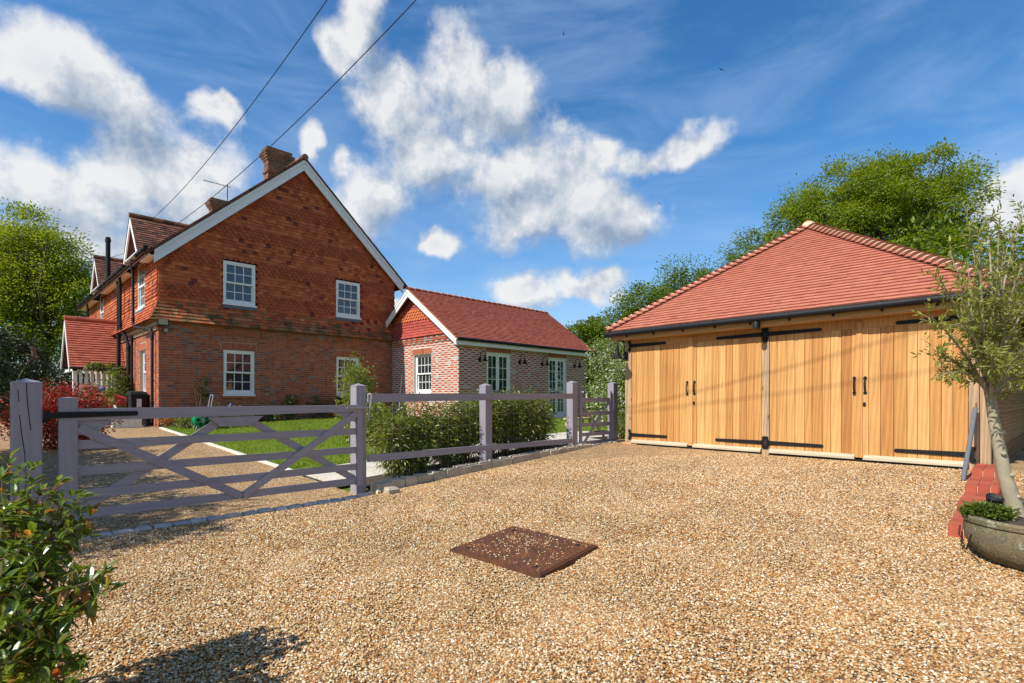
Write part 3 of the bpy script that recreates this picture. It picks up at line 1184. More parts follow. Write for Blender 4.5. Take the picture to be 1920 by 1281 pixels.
gt = wall_tiles(Vector((XL, YG, 0)), UX, NY, XR - XL, 3.66, 9.2, [(a - XL, b - XL, c, d) for a, b, c, d in (W1, W2)], top=lambda u: roof_top(XL + u) - .12)
mb = MB()
prof = [(XL, 3.6)] + [(XL, roof_top(XL) - .05), (7.872, roof_top(7.872) - .05), (XR, roof_top(XR) - .05), (XR, 3.6)]
mb.prism([(x, YG + (.11 if z > 3.7 or True else 0), z) for x, z in prof], (0, .12, 0))
tg = mb.build('tile_hung_gable', 'roof_core', house)
lay_tiles(tg, gt, name='hung_tile', stuffname='wall_tiling')
sidewin = [(SY - 20.30, SY - 19.30, 4.25, 5.68), (SY - 27.5, SY - 26.6, 4.25, 5.68)]
st_ = wall_tiles(Vector((XL, SY, 0)), UY, NX, SY - YG, 3.66, 5.55, sidewin, corner_l=False, mats=('hung_tile', 'hung_tile', 'hung_tile'))
mb = MB()
mb.box(XL + .11, XL + .24, YG + .1, SY, 3.6, 5.7)
# far end and back walls of the house
mb.box(XL + .1, XR, SY - .2, SY, .4, 5.6)
mb.box(XR - .2, XR, YG + .1, SY, .4, 5.6)
ts = mb.build('tile_hung_side', 'roof_core', house)
lay_tiles(ts, st_, name='hung_tile', stuffname='wall_tiling')
mb = MB()                                  # timber plate under the bell of the tiles
mb.box(XL - .22, XR, YG - .22, YG, 3.655, 3.668)
mb.box(XL - .22, XL, YG, SY, 3.655, 3.668)
mb.build('soffit_board', 'rusty_rod', house)
# windows
window(house, (W1[0], YG, W1[2]), UX, NY, W1[1] - W1[0], W1[3] - W1[2], recess=-.03, lead=True)
window(house, (W2[0], YG, W2[2]), UX, NY, W2[1] - W2[0], W2[3] - W2[2], recess=-.03, lead=True)
window(house, (W3[0], YG, W3[2]), UX, NY, W3[1] - W3[0], W3[3] - W3[2], recess=.02)
window(house, (W4[0], YG, W4[2]), UX, NY, W4[1] - W4[0], W4[3] - W4[2], recess=.02)
for a, b, c, d in sidewin:
    window(house, (XL, SY - a, c), UY, NX, b - a, d - c, recess=-.03, lead=True)
a, b, c, d = ops[0]
window(house, (XL, SY - a, c), UY, NX, b - a, d - c, recess=.08)
mb = MB()
for (a, b, c, d) in (W3, W4):
    mb.box(a - .05, b + .05, YG - .05, YG + .05, c - .125, c - .052)
mb.build('brick_sill', 'rubbed_brick', house)

# roof: slab, tiling on the near slope, verge and bargeboards
RY0 = YG - .2
mb = MB()
xl, xr = 3.36, 12.0
mb.prism([(xl, RY0 - .03, roof_top(xl)), (7.872, RY0 - .03, roof_top(7.872)), (xr, RY0 - .03, roof_top(xr)), (xr, RY0 - .03, roof_top(xr) + .05), (7.872, RY0 - .03, 9.60), (xl, RY0 - .03, roof_top(xl) + .05)], (0, SY + .3 - RY0, 0))
roof = mb.build('roof', 'roof_core', house)
sl = Vector((1, 0, .91)).normalized()
its = tile_plane((xl - .03, SY, roof_top(xl) + .05), (0, -1, 0), sl, Vector((0, -1, 0)).cross(sl), 6.1, lambda s: 0, lambda s: SY - RY0 + .05, 'old_roof_tile')
lay_tiles(roof, its, cap=0, stuffname='roof_tiling')
mb = MB()
for side in (-1, 1):                       # stepped tile ends along the verge
    n = 58 if side < 0 else 53
    for i in range(n):
        s = i * .104
        x = (xl if side < 0 else xr) + s * .7396 * (-side)
        z = roof_top(x) + .05
        dx = .14 * .7396 * (-side)
        dz = .14 * .673
        t = .022
        y0, y1 = RY0 - .07 - random.uniform(0, .012), RY0 + .1
        mb.hexa([(x, y0, z), (x, y1, z), (x + dx, y1, z + dz - .012), (x + dx, y0, z + dz - .012), (x, y0, z + t), (x, y1, z + t), (x + dx, y1, z + dz + t - .012), (x + dx, y0, z + dz + t - .012)])
mb.build('verge_tiles', 'old_roof_tile', roof)
mb = MB()
for i in range(44):
    y = RY0 - .09 + i * .31
    mb.tube([(7.872, y, 9.62), (7.872, y + .3, 9.62)], [.105, .1], 10)
mb.build('ridge_tiles', 'old_roof_tile', roof, smooth=True)
for side in (-1, 1):
    xe = 3.565 if side < 0 else 11.83
    A = lambda x, o: (x, 0, roof_top(x) - o)
    for nm, o0, o1, y0, y1 in (('bargeboard', .09, .36, RY0, RY0 + .05), ('barge_moulding', .0, .105, RY0 - .035, RY0 + .02)):
        mb = MB()
        pl = [A(7.872, o0), A(xe, o0), A(xe, o1), A(7.872, o1)]
        mb.prism([(x, y0, z) for x, _, z in pl], (0, y1 - y0, 0))
        mb.build(nm, 'barge_paint', house)
# side eaves: fascia and gutter between the dormers
mb = MB()
for a, b in ((RY0 + .02, 18.75), (20.7, 25.5), (27.5, SY)):
    mb.box(3.42, 3.46, a, b, 5.47, 5.62)
    mb.box(3.46, XL, a, b, 5.47, 5.49)
mb.build('fascia', 'white_paint', house)
mb = MB()
for a, b in ((RY0 - .02, 18.8), (20.6, 25.6), (27.4, SY + .3)):
    mb.tube([(3.36, a, 5.66), (3.36, b, 5.66)], .06, 10)
for y in (17.9, 18.6, 21, 22, 23, 24, 25, 28, 29, 30):
    mb.box(3.3, 3.42, y - .02, y + .02, 5.58, 5.66)
mb.build('gutter', 'black_plastic', house, smooth=True)


def pipe(pts, r, joints=()):
    mb = MB()
    mb.tube(pts, r, 10)
    for j in joints:
        j = Vector(j)
        mb.tube([j - Z * .05, j + Z * .05], r * 1.25, 10)
    mb.build('downpipe', 'black_plastic', house, smooth=True)


pipe([(3.36, 19.45, 5.66), (3.36, 19.45, 5.45), (3.40, 19.45, 5.2), (3.40, 19.45, 3.72), (3.42, 19.3, 3.6), (3.60, 18.2, 3.45), (3.62, 18.1, 3.3), (3.62, 18.1, 1.2), (3.62, 18.1, .75)], .038, [(3.40, 19.45, 3.85), (3.62, 18.1, 3.2), (3.62, 18.1, 1.3)])
pipe([(3.50, 22.35, 5.75), (3.50, 22.35, .75)], .06, [(3.50, 22.35, 5.4), (3.50, 22.35, 3.6), (3.50, 22.35, 2.4)])
pipe([(3.36, 21.6, 5.7), (3.42, 21.6, 5.3), (3.42, 21.6, 3.8), (3.56, 21.45, 3.5), (3.6, 21.3, 3.2), (3.6, 21.3, .75)], .05, [(3.42, 21.6, 5.2), (3.6, 21.3, 3.1), (3.42, 21.6, 3.9)])
pipe([(3.62, 20.9, 3.5), (3.62, 20.9, .8)], .04, [(3.62, 20.9, 3.35)])
pipe([(3.50, 24.4, 5.72), (3.50, 24.4, 7.42)], .075, [(3.50, 24.4, 7.3)])
pipe([(3.36, 28.5, 5.66), (3.40, 28.5, 5.2), (3.40, 28.5, 3.7)], .038)


def dormer(yc):
    ex, hw, ze, zr = 3.38, .97, 5.84, 7.05
    d = MB()
    L = math.hypot(hw, zr - ze)
    for s in (-1, 1):
        a = [(ex, yc, zr), (ex, yc + s * hw, ze), (3.85, yc + s * hw, ze), (5.2, yc, zr)]
        V = Vector((0, -s * hw, zr - ze)).normalized()
        N = Vector((0, s * (zr - ze), hw)).normalized()
        P = [Vector(p) for p in a]
        d.add([p for p in P] + [p - N * .05 for p in P], [(0, 1, 2, 3), (7, 6, 5, 4), (0, 4, 5, 1), (1, 5, 6, 2), (2, 6, 7, 3), (3, 7, 4, 0)])
    o = d.build('dormer', 'roof_core', house)
    its = []
    V = Vector((0, hw, zr - ze)).normalized()
    its += tile_plane((ex - .03, yc - hw - .03, ze - .02), UX, V, UX.cross(V), L, lambda s: 0, lambda s: .5 + 1.38 * s / L, 'old_roof_tile')
    V2 = Vector((0, -hw, zr - ze)).normalized()
    U2 = Vector((-1, 0, 0))
    its += tile_plane((ex - .03, yc + hw + .03, ze - .02), U2, V2, U2.cross(V2), L, lambda s: -.5 - 1.38 * s / L, lambda s: 0, 'old_roof_tile')
    lay_tiles(o, its, name='roof_tile', cap=300)
    r = MB()
    for i in range(6):
        r.tube([(ex - .04 + i * .3, yc, zr + .02), (ex + .25 + i * .3, yc, zr + .02)], [.085, .08], 8)
    r.build('ridge_tiles', 'old_roof_tile', o, smooth=True)
    b = MB()
    for s in (-1, 1):
        pl = [(yc, zr - .03), (yc + s * hw, ze - .03), (yc + s * hw, ze - .22), (yc, zr - .26)]
        b.prism([(ex - .02, y, z) for y, z in pl], (.04, 0, 0))
    b.box(ex - .0, ex + .3, yc - hw + .05, yc + hw - .05, ze - .06, ze - .03)
    b.build('dormer_bargeboard', 'white_paint', o)
    w = MB()
    w.prism([(XL - .02, y, z) for y, z in ((yc - .8, 5.5), (yc + .8, 5.5), (yc + .8, ze + .1), (yc, zr - .12), (yc - .8, ze + .1))], (.15, 0, 0))
    w.build('dormer_wall', 'hung_tile', o)


dormer(19.70)
dormer(26.50)


def chimney(x0, y0, zt):
    """stack with oversailing courses; x0,y0 the near corner of the cap"""
    c = MB()
    dx, dy = 1.06, .66
    stack = MB()
    i = .14
    stack.box(x0 + i, x0 + dx - i, y0 + i, y0 + dy - i, 8.2, zt - .3)
    o = stack.build('chimney', 'old_mortar', house)
    its = []
    z = 8.9
    k = 0
    while z < zt - .02:
        off = .13
        top = zt - z
        if top < .48: off = .13 - min((.48 - top) * .5, .13)
        if top < .12: off = .07
        if abs(top - .85) < .05: off = .09
        for (O, U, N, w) in (((x0 + off, y0 + off, 0), UX, NY, dx - 2 * off), ((x0 + off, y0 + dy - off, 0), UY, NX, dy - 2 * off), ((x0 + dx - off, y0 + off, 0), Vector((0, 1, 0)), Vector((1, 0, 0)), dy - 2 * off)):
            its += bond(O, U, N, w, z, z + .075, (), red='chimney_brick', pgrey=0, shift=.11 * (k % 2))
        c.box(x0 + off + .006, x0 + dx - off - .006, y0 + off + .006, y0 + dy - off - .006, z, z + .074)
        z += .075
        k += 1
    c.box(x0 + .09, x0 + dx - .09, y0 + .09, y0 + dy - .09, zt - .05, zt + .03)
    c.build('chimney_cap', 'old_mortar', o)
    lay_bricks(o, its, cap=0)


chimney(7.32, 19.5, 10.5)
chimney(7.32, 25.9, 10.36)
# floodlight with sensor on the corner
mb = MB()
mb.hexa([(3.60, YG - .42, 3.50), (3.88, YG - .44, 3.50), (3.88, YG - .34, 3.50), (3.60, YG - .32, 3.50), (3.60, YG - .36, 3.70), (3.88, YG - .38, 3.70), (3.88, YG - .30, 3.70), (3.60, YG - .28, 3.70)])
mb.box(3.72, 3.76, YG - .34, YG - .02, 3.49, 3.52)
fl = mb.build('floodlight', 'black_plastic', house)
mb = MB()
mb.hexa([(3.63, YG - .4275, 3.52), (3.85, YG - .4435, 3.52), (3.85, YG - .40, 3.52), (3.63, YG - .38, 3.52), (3.63, YG - .379, 3.68), (3.85, YG - .394, 3.68), (3.85, YG - .36, 3.68), (3.63, YG - .34, 3.68)])
mb.build('lens', 'flood_lens', fl)
mb = MB()
mb.box(3.83, 3.91, YG - .12, YG, 3.36, 3.45)
mb.build('sensor', 'galvanised', fl)

# tv aerial
ae = thing('tv_aerial', 'thin rooftop aerial on a mast beside the farther chimney', 'aerial', (8.3, 26.7, 9.2))
mb = MB()
mb.tube([(8.3, 26.7, 9.0), (8.3, 26.7, 11.4)], .02, 6)
mb.build('mast', 'wire_black', ae)
mb = MB()
mb.tube([(7.35, 26.95, 11.42), (8.45, 26.68, 11.32)], .014, 5)
for i in range(12):
    f = i / 11
    p = Vector((7.4, 26.94, 11.415)).lerp(Vector((8.4, 26.7, 11.325)), f)
    mb.tube([p + Vector((-.02, -.12, 0)), p + Vector((.02, .12, 0))], .007, 4)
mb.build('boom', 'wire_black', ae)

# ------------------------------------------------------------------ porch
po = thing('porch', 'small gabled porch with red tiled roof and white slatted sides', 'porch', (2.9, 23.7, .65))
yr, zr, hw, ze, xf, xb = 23.7, 4.19, 1.25, 2.50, 2.22, 3.72
d = MB()
for s in (-1, 1):
    P = [Vector(p) for p in ((xf, yr, zr), (xf, yr + s * hw, ze), (xb, yr + s * hw, ze), (xb, yr, zr))]
    N = Vector((0, s * (zr - ze), hw)).normalized()
    d.add(P + [p - N * .06 for p in P], [(0, 1, 2, 3), (7, 6, 5, 4), (0, 4, 5, 1), (1, 5, 6, 2), (2, 6, 7, 3), (3, 7, 4, 0)])
pr = d.build('roof', 'roof_core', po)
L = math.hypot(hw, zr - ze)
V = Vector((0, hw, zr - ze)).normalized()
its = tile_plane((xf - .02, yr - hw - .03, ze - .03), UX, V, UX.cross(V), L, lambda s: 0, lambda s: xb - xf, 'porch_tile')
V2 = Vector((0, -hw, zr - ze)).normalized()
its += tile_plane((xf - .02, yr + hw + .03, ze - .03), Vector((-1, 0, 0)), V2, Vector((-1, 0, 0)).cross(V2), L, lambda s: -(xb - xf), lambda s: 0, 'porch_tile')
lay_tiles(pr, its, name='roof_tile')
mb = MB()
for i in range(5):
    mb.tube([(xf - .03 + i * .3, yr, zr + .02), (xf + .27 + i * .3, yr, zr + .02)], [.09, .085], 8)
mb.build('ridge_tiles', 'porch_tile', pr, smooth=True)
mb = MB()
for s in (-1, 1):
    pl = [(yr, zr - .03), (yr + s * hw, ze - .02), (yr + s * hw, ze - .2), (yr, zr - .26)]
    mb.prism([(xf - .03, y, z) for y, z in pl], (.04, 0, 0))
mb.build('bargeboard', 'white_paint', po)
mb = MB()
mb.tube([(xf, yr - hw - .06, ze - .05), (xb, yr - hw - .06, ze - .05)], .045, 8)
mb.build('gutter', 'black_plastic', po, smooth=True)
for (x, y) in ((2.36, yr - 1.08), (2.36, yr + 1.08)):
    MB().bevbox(x - .06, x + .06, y - .06, y + .06, 1.5, 2.5, .01).build('post', 'white_paint', po)
mb = MB()
mb.box(2.3, 3.7, yr - 1.14, yr - 1.02, 2.36, 2.46)
mb.box(2.3, 3.7, yr - 1.14, yr - 1.02, 1.5, 1.57)
mb.box(2.3, 2.42, yr - 1.0, yr + 1.0, 2.36, 2.46)
mb.build('beam', 'white_paint', po)
for i in range(8):
    x = 2.47 + i * .155
    MB().box(x, x + .085, yr - 1.10, yr - 1.06, 1.57, 2.36).build('slat', 'white_paint', po)
    MB().box(x, x + .085, yr + 1.06, yr + 1.10, 1.57, 2.36).build('slat', 'white_paint', po)
mb = MB()
mb.box(2.3, 3.7, yr - 1.14, yr - 1.02, .5, 1.5)
mb.box(2.3, 3.7, yr + 1.02, yr + 1.14, .5, 1.5)
dw = mb.build('dwarf_wall', 'old_mortar', po)
lay_bricks(dw, bond((2.3, yr - 1.146, 0), UX, NY, 1.4, .6, 1.5) + bond((2.294, yr - 1.02, 0), UY, NX, .12, .6, 1.5), cap=300)

# ------------------------------------------------------------------ single-storey annexe
XE, YF, XQ = 11.449, 13.734, 18.6
ann = thing('brick_annexe', 'single storey red and grey chequered brick annexe with french doors', 'building', (XE, YF, .6))


def rtE(y):
    return 5.42 - .72 * abs(y - 16.29)


EW = (17.779 - 16.317, 17.779 - 15.273, 1.64, 3.05)
F1, F2 = (12.747 - XE, 13.932 - XE, .66, 3.09), (16.121 - XE, 17.245 - XE, .66, 3.09)
kw = dict(red='new_brick', grey='pale_header', pgrey=.93, pred=.03, joint=.021)
mb = MB()
wall_slab(mb, (XE, 17.779, 0), UY, NX, 17.779 - YF, .4, 3.68, [EW], in1=.012)
eg = mb.build('gable_wall', 'new_mortar', ann)
it = bond((XE, 17.779, 0), UY, NX, 17.779 - YF, .6, 3.45, [EW, (EW[0] - .1, EW[1] + .05, EW[3], EW[3] + .23)], **kw)
n = 17
for i in range(n):
    u = EW[0] - .1 + (EW[1] - EW[0] + .15) * (i + .5) / n
    it.append((Vector((XE - .002, 17.779 - u, EW[3] + .112)), UY, Z, NX, (EW[1] - EW[0] + .15) / n - .012, .21, 'rubbed_brick'))
for j, (z, o) in enumerate(((3.45, .03), (3.525, .06), (3.60, .085))):
    it += bond((XE - o, 17.779, 0), UY, NX, 17.779 - YF + o * .5, z, z + .075, (), red='new_brick', grey='pale_header', pgrey=.85 if j != 1 else .2, pred=.02, joint=.014, shift=.06 * j)
mbx = MB()
for z, o in ((3.45, .024), (3.525, .054), (3.60, .079)):
    mbx.box(XE - o, XE + .02, YF + .02, 17.779, z, z + .075)
mbx.build('corbel_course', 'new_mortar', eg)
mb = MB()
wall_slab(mb, (XE, YF, 0), UX, NY, XQ - XE, .4, 3.46, [F1, F2], in0=.012)
mb.box(XQ - .2, XQ, YF + .02, 17.779, .4, 3.5)
ef = mb.build('front_wall', 'new_mortar', ann)
it2 = bond((XE, YF, 0), UX, NY, XQ - XE, .6, 3.45, [F1, F2] + [(a - .04, b + .04, d, d + .24) for a, b, c, d in (F1, F2)], **kw)
for a, b, c, d in (F1, F2):
    n = 17
    w = (b - a + .08) / n
    for i in range(n):
        it2.append((Vector((XE + a - .04 + w * (i + .5), YF - .002, d + .118)), UX, Z, NY, w - .012, .215, 'rubbed_brick'))
lay_bricks(eg, it, cap=170)
lay_bricks(ef, it2)
window(ann, (XE, 17.779 - EW[0], EW[2]), UY, NX, EW[1] - EW[0], EW[3] - EW[2], cols=4, recess=.09)
for a, b, c, d in (F1, F2):
    w = window(ann, (XE + a, YF, c), UX, NY, b - a, d - c, cols=4, rows=5, recess=.05, sill=False, french=True, name='french_doors')
    for s in (-1, 1):
        m = MB()
        x = XE + (a + b) / 2 + s * .04
        m.tube([(x, YF - .045 + .02, 1.72), (x, YF - .045 + .02, 1.5)], .012, 6)
        m.box(x - .016, x + .016, YF - .03, YF + .06, 1.48, 1.74)
        m.build('handle', 'grey_steel', w)
# gable tile hanging
prof = [(17.779, 3.66), (17.779, rtE(17.779) - .06), (16.29, rtE(16.29) - .06), (13.72, rtE(13.72) - .06), (13.72, 3.66)]
mb = MB()
mb.prism([(XE + .0, y, z) for y, z in prof], (.2, 0, 0))
et = mb.build('tile_hung_gable', 'roof_core', ann)
out = []
z, k = 3.68, 0
while z < 5.2:
    orange = 4.27 < z < 4.68
    x = -(TW / 2 if k % 2 else 0)
    while x < 4.05:
        a, b = max(x, 0), min(x + TW, 4.05)
        x += TW
        um = (a + b) / 2
        if b - a < .03 or z + .1 > rtE(17.779 - um) - .05:
            continue
        n0 = .012 + (.09 * ((3.95 - z) / .27) ** 1.4 if z < 3.95 else 0)
        n1 = .012 + (.09 * ((3.95 - z - TE) / .27) ** 1.4 if z + TE < 3.95 else 0)
        V = (Z * TE + NX * (n1 - n0)).normalized()
        out.append((Vector((XE, 17.779, z)) + UY * um + NX * n0, UY, V, UY.cross(V), (b - a) / TW, 1, 'orange_tile' if orange else 'crimson_tile', 'scale' if orange else 'tile'))
    k += 1
    z += TE
lay_tiles(et, out, name='hung_tile')
# roof
x0, x1 = XE - .27, 18.95
ye = 13.46
mb = MB()
mb.prism([(x0, ye, rtE(ye)), (x0, 16.29, rtE(16.29)), (x0, 17.75, rtE(17.75)), (x0, 17.75, rtE(17.75) + .04), (x0, 16.29, 5.46), (x0, ye, rtE(ye) + .04)], (x1 - x0, 0, 0))
er = mb.build('roof', 'roof_core', ann)
V = Vector((0, 1, .72)).normalized()
its = tile_plane((x0 - .04, ye - .03, rtE(ye) + .03), UX, V, UX.cross(V), (16.29 - ye) * 1.232, lambda s: 0, lambda s: x1 - x0 + .08, 'annexe_tile')
V2 = Vector((0, -1, .72)).normalized()
its2 = tile_plane((x0 - .04, 17.75, rtE(17.75) + .03), Vector((-1, 0, 0)), V2, Vector((-1, 0, 0)).cross(V2), 1.46 * 1.232, lambda s: -(x1 - x0 + .08), lambda s: 0, 'annexe_tile')
lay_tiles(er, its, name='roof_tile')
lay_tiles(er, its2, name='roof_tile', cap=0)


def unit_ridge(mb):
    seg = 8
    vs = []
    for x, r in ((0, .098), (.30, .09)):
        for k in range(seg + 1):
            a = math.pi * k / seg
            vs.append((x, r * math.cos(a), r * math.sin(a) * .85))
    for x, r in ((0, .08), (.30, .072)):
        for k in range(seg + 1):
            a = math.pi * k / seg
            vs.append((x, r * math.cos(a), r * math.sin(a) * .85))
    n = seg + 1
    fs = [(k, k + 1, n + k + 1, n + k) for k in range(seg)] + [(k, 2 * n + k, 2 * n + k + 1, k + 1) for k in range(seg)]
    mb.add(vs, fs)


for i in range(26):
    piece('ridge_tile', shared_mesh('ridge_tile', unit_ridge, 'annexe_tile'), er, basis(Vector((x0 - .03 + i * .302, 16.29, 5.46)), UX, Vector((0, 1, 0)), Z))
mb = MB()
for i in range(26):
    x = x0 + .268 + i * .302
    mb.tube([(x - .012, 16.29, 5.463), (x + .012, 16.29, 5.463)], .092, 12)
mb.build('ridge_bedding', 'bedding_mortar', er)
mb = MB()
for sgn, yb in ((1, ye), (-1, 17.75)):     # verge undercloak in pale mortar
    n = 28 if sgn > 0 else 14
    for i in range(n):
        f0, f1 = i / n, (i + 1) / n
        ya, yb2 = yb + (16.29 - yb) * f0, yb + (16.29 - yb) * f1
        za, zb = rtE(ya), rtE(yb2)
        mb.hexa([(x0 - .045, ya, za - .01), (x0, ya, za - .01), (x0, yb2, zb - .02), (x0 - .045, yb2, zb - .02), (x0 - .045, ya, za + .035), (x0, ya, za + .035), (x0, yb2, zb + .018), (x0 - .045, yb2, zb + .018)])
mb.build('verge', 'bedding_mortar', er)
for yb in (13.5, 17.72):
    mb = MB()
    pl = [(16.29, rtE(16.29) - .012), (yb, rtE(yb) - .012), (yb, rtE(yb) - .2), (16.29, rtE(16.29) - .235)]
    mb.prism([(x0 - .03, y, z) for y, z in pl], (.045, 0, 0))
    mb.build('bargeboard', 'white_paint', ann)
    mb = MB()
    pl = [(16.29, rtE(16.29) + .0), (yb, rtE(yb) + .0), (yb, rtE(yb) - .07), (16.29, rtE(16.29) - .07)]
    mb.prism([(x0 - .05, y, z) for y, z in pl], (.025, 0, 0))
    mb.build('barge_moulding', 'white_paint', ann)
mb = MB()
mb.box(x0 + .015, x1, ye + .06, ye + .085, 3.25, 3.43)
mb.box(x0 + .015, x1, ye + .085, YF, 3.25, 3.27)
mb.build('fascia', 'white_paint', ann)
mb = MB()
mb.tube([(x0 + .02, ye - .0, 3.43), (x1, ye - .0, 3.43)], .055, 10)
mb.tube([(18.75, ye, 3.40), (18.75, ye + .05, 3.2), (18.68, YF - .06, 3.0), (18.68, YF - .06, .7)], .035, 8)
mb.build('gutter', 'black_plastic', ann, smooth=True)
# white cane left leaning in the corner
MB().tube([(11.3, 17.15, .65), (11.42, 17.05, 2.35)], .014, 6).build('garden_cane', 'white_paint')
tag(bpy.data.objects['garden_cane'], 'thin white cane leaning against the annexe wall', 'cane')


# ------------------------------------------------------------------ swan-neck wall lamps
def swan_lamp(label, M, N, right, s=1.0, group=None):
    M, N, right = Vector(M), Vector(N), Vector(right)
    t = thing('wall_lamp', label, 'lamp', M, group=group)
    mb = MB()
    mb.bar(M - Z * .075 * s + N * .012, M + Z * .075 * s + N * .012, .024, .10 * s, up=right)
    mb.tube([M + N * .02, M + N * .06], .035 * s, 10)
    mb.build('back_plate', 'black_iron', t)
    mb = MB()
    pts = [M + N * .05, M + N * .06 * s + Z * .1 * s]
    for k in range(9):
        a = math.pi * (1 - k / 8)
        pts.append(M + N * (.17 + .11 * math.cos(a)) * s + Z * (.18 + .11 * math.sin(a)) * s)
    pts.append(M + N * .28 * s + Z * .10 * s)
    mb.tube(pts, .011 * s, 8)
    mb.build('arm', 'black_iron', t, smooth=True)
    mb = MB()
    c = M + N * .28 * s + Z * -.06 * s
    mb.lathe(c, [(.11 * s, 0), (.085 * s, .025 * s), (.055 * s, .07 * s), (.038 * s, .12 * s), (.026 * s, .155 * s), (.026 * s, .19 * s), (.012 * s, .2 * s)], 18)
    mb.build('shade', 'black_iron', t, smooth=True)
    mb = MB()
    mb.lathe(c + Z * -.035 * s, [(.01 * s, 0), (.03 * s, .012 * s), (.034 * s, .035 * s), (.02 * s, .06 * s)], 10)
    mb.build('bulb', 'lens', t, smooth=True)
    return t


GRP = 'swan neck lamps on the annexe wall'
swan_lamp('black swan neck lamp between annexe corner and first french doors', (12.40, YF, 2.80), NY, UX, group=GRP)
swan_lamp('black swan neck lamp just right of the annexe\'s first french doors', (14.42, YF, 2.80), NY, UX, group=GRP)
swan_lamp('black swan neck lamp just before the annexe\'s far french doors', (15.70, YF, 2.80), NY, UX, group=GRP)
swan_lamp('black swan neck lamp at the far end of the annexe wall', (17.78, YF, 2.80), NY, UX, group=GRP)

# ------------------------------------------------------------------ oak garage
ex = Vector((-.0472063, -.998885, 0))
ey = Vector((.998885, -.0472063, 0))
GO = Vector((9.519, 6.025, 0))
GF = basis(GO, ex, ey, Z)
gar = thing('oak_garage', 'double oak garage with hipped red tile roof and boarded doors', 'garage', (9.519, 6.025, .5), math.atan2(ex.y, ex.x))


def gp(x, y, z):
    return GF @ Vector((x, y, z))


def gbox(*a):
    return MB(GF).box(*a)


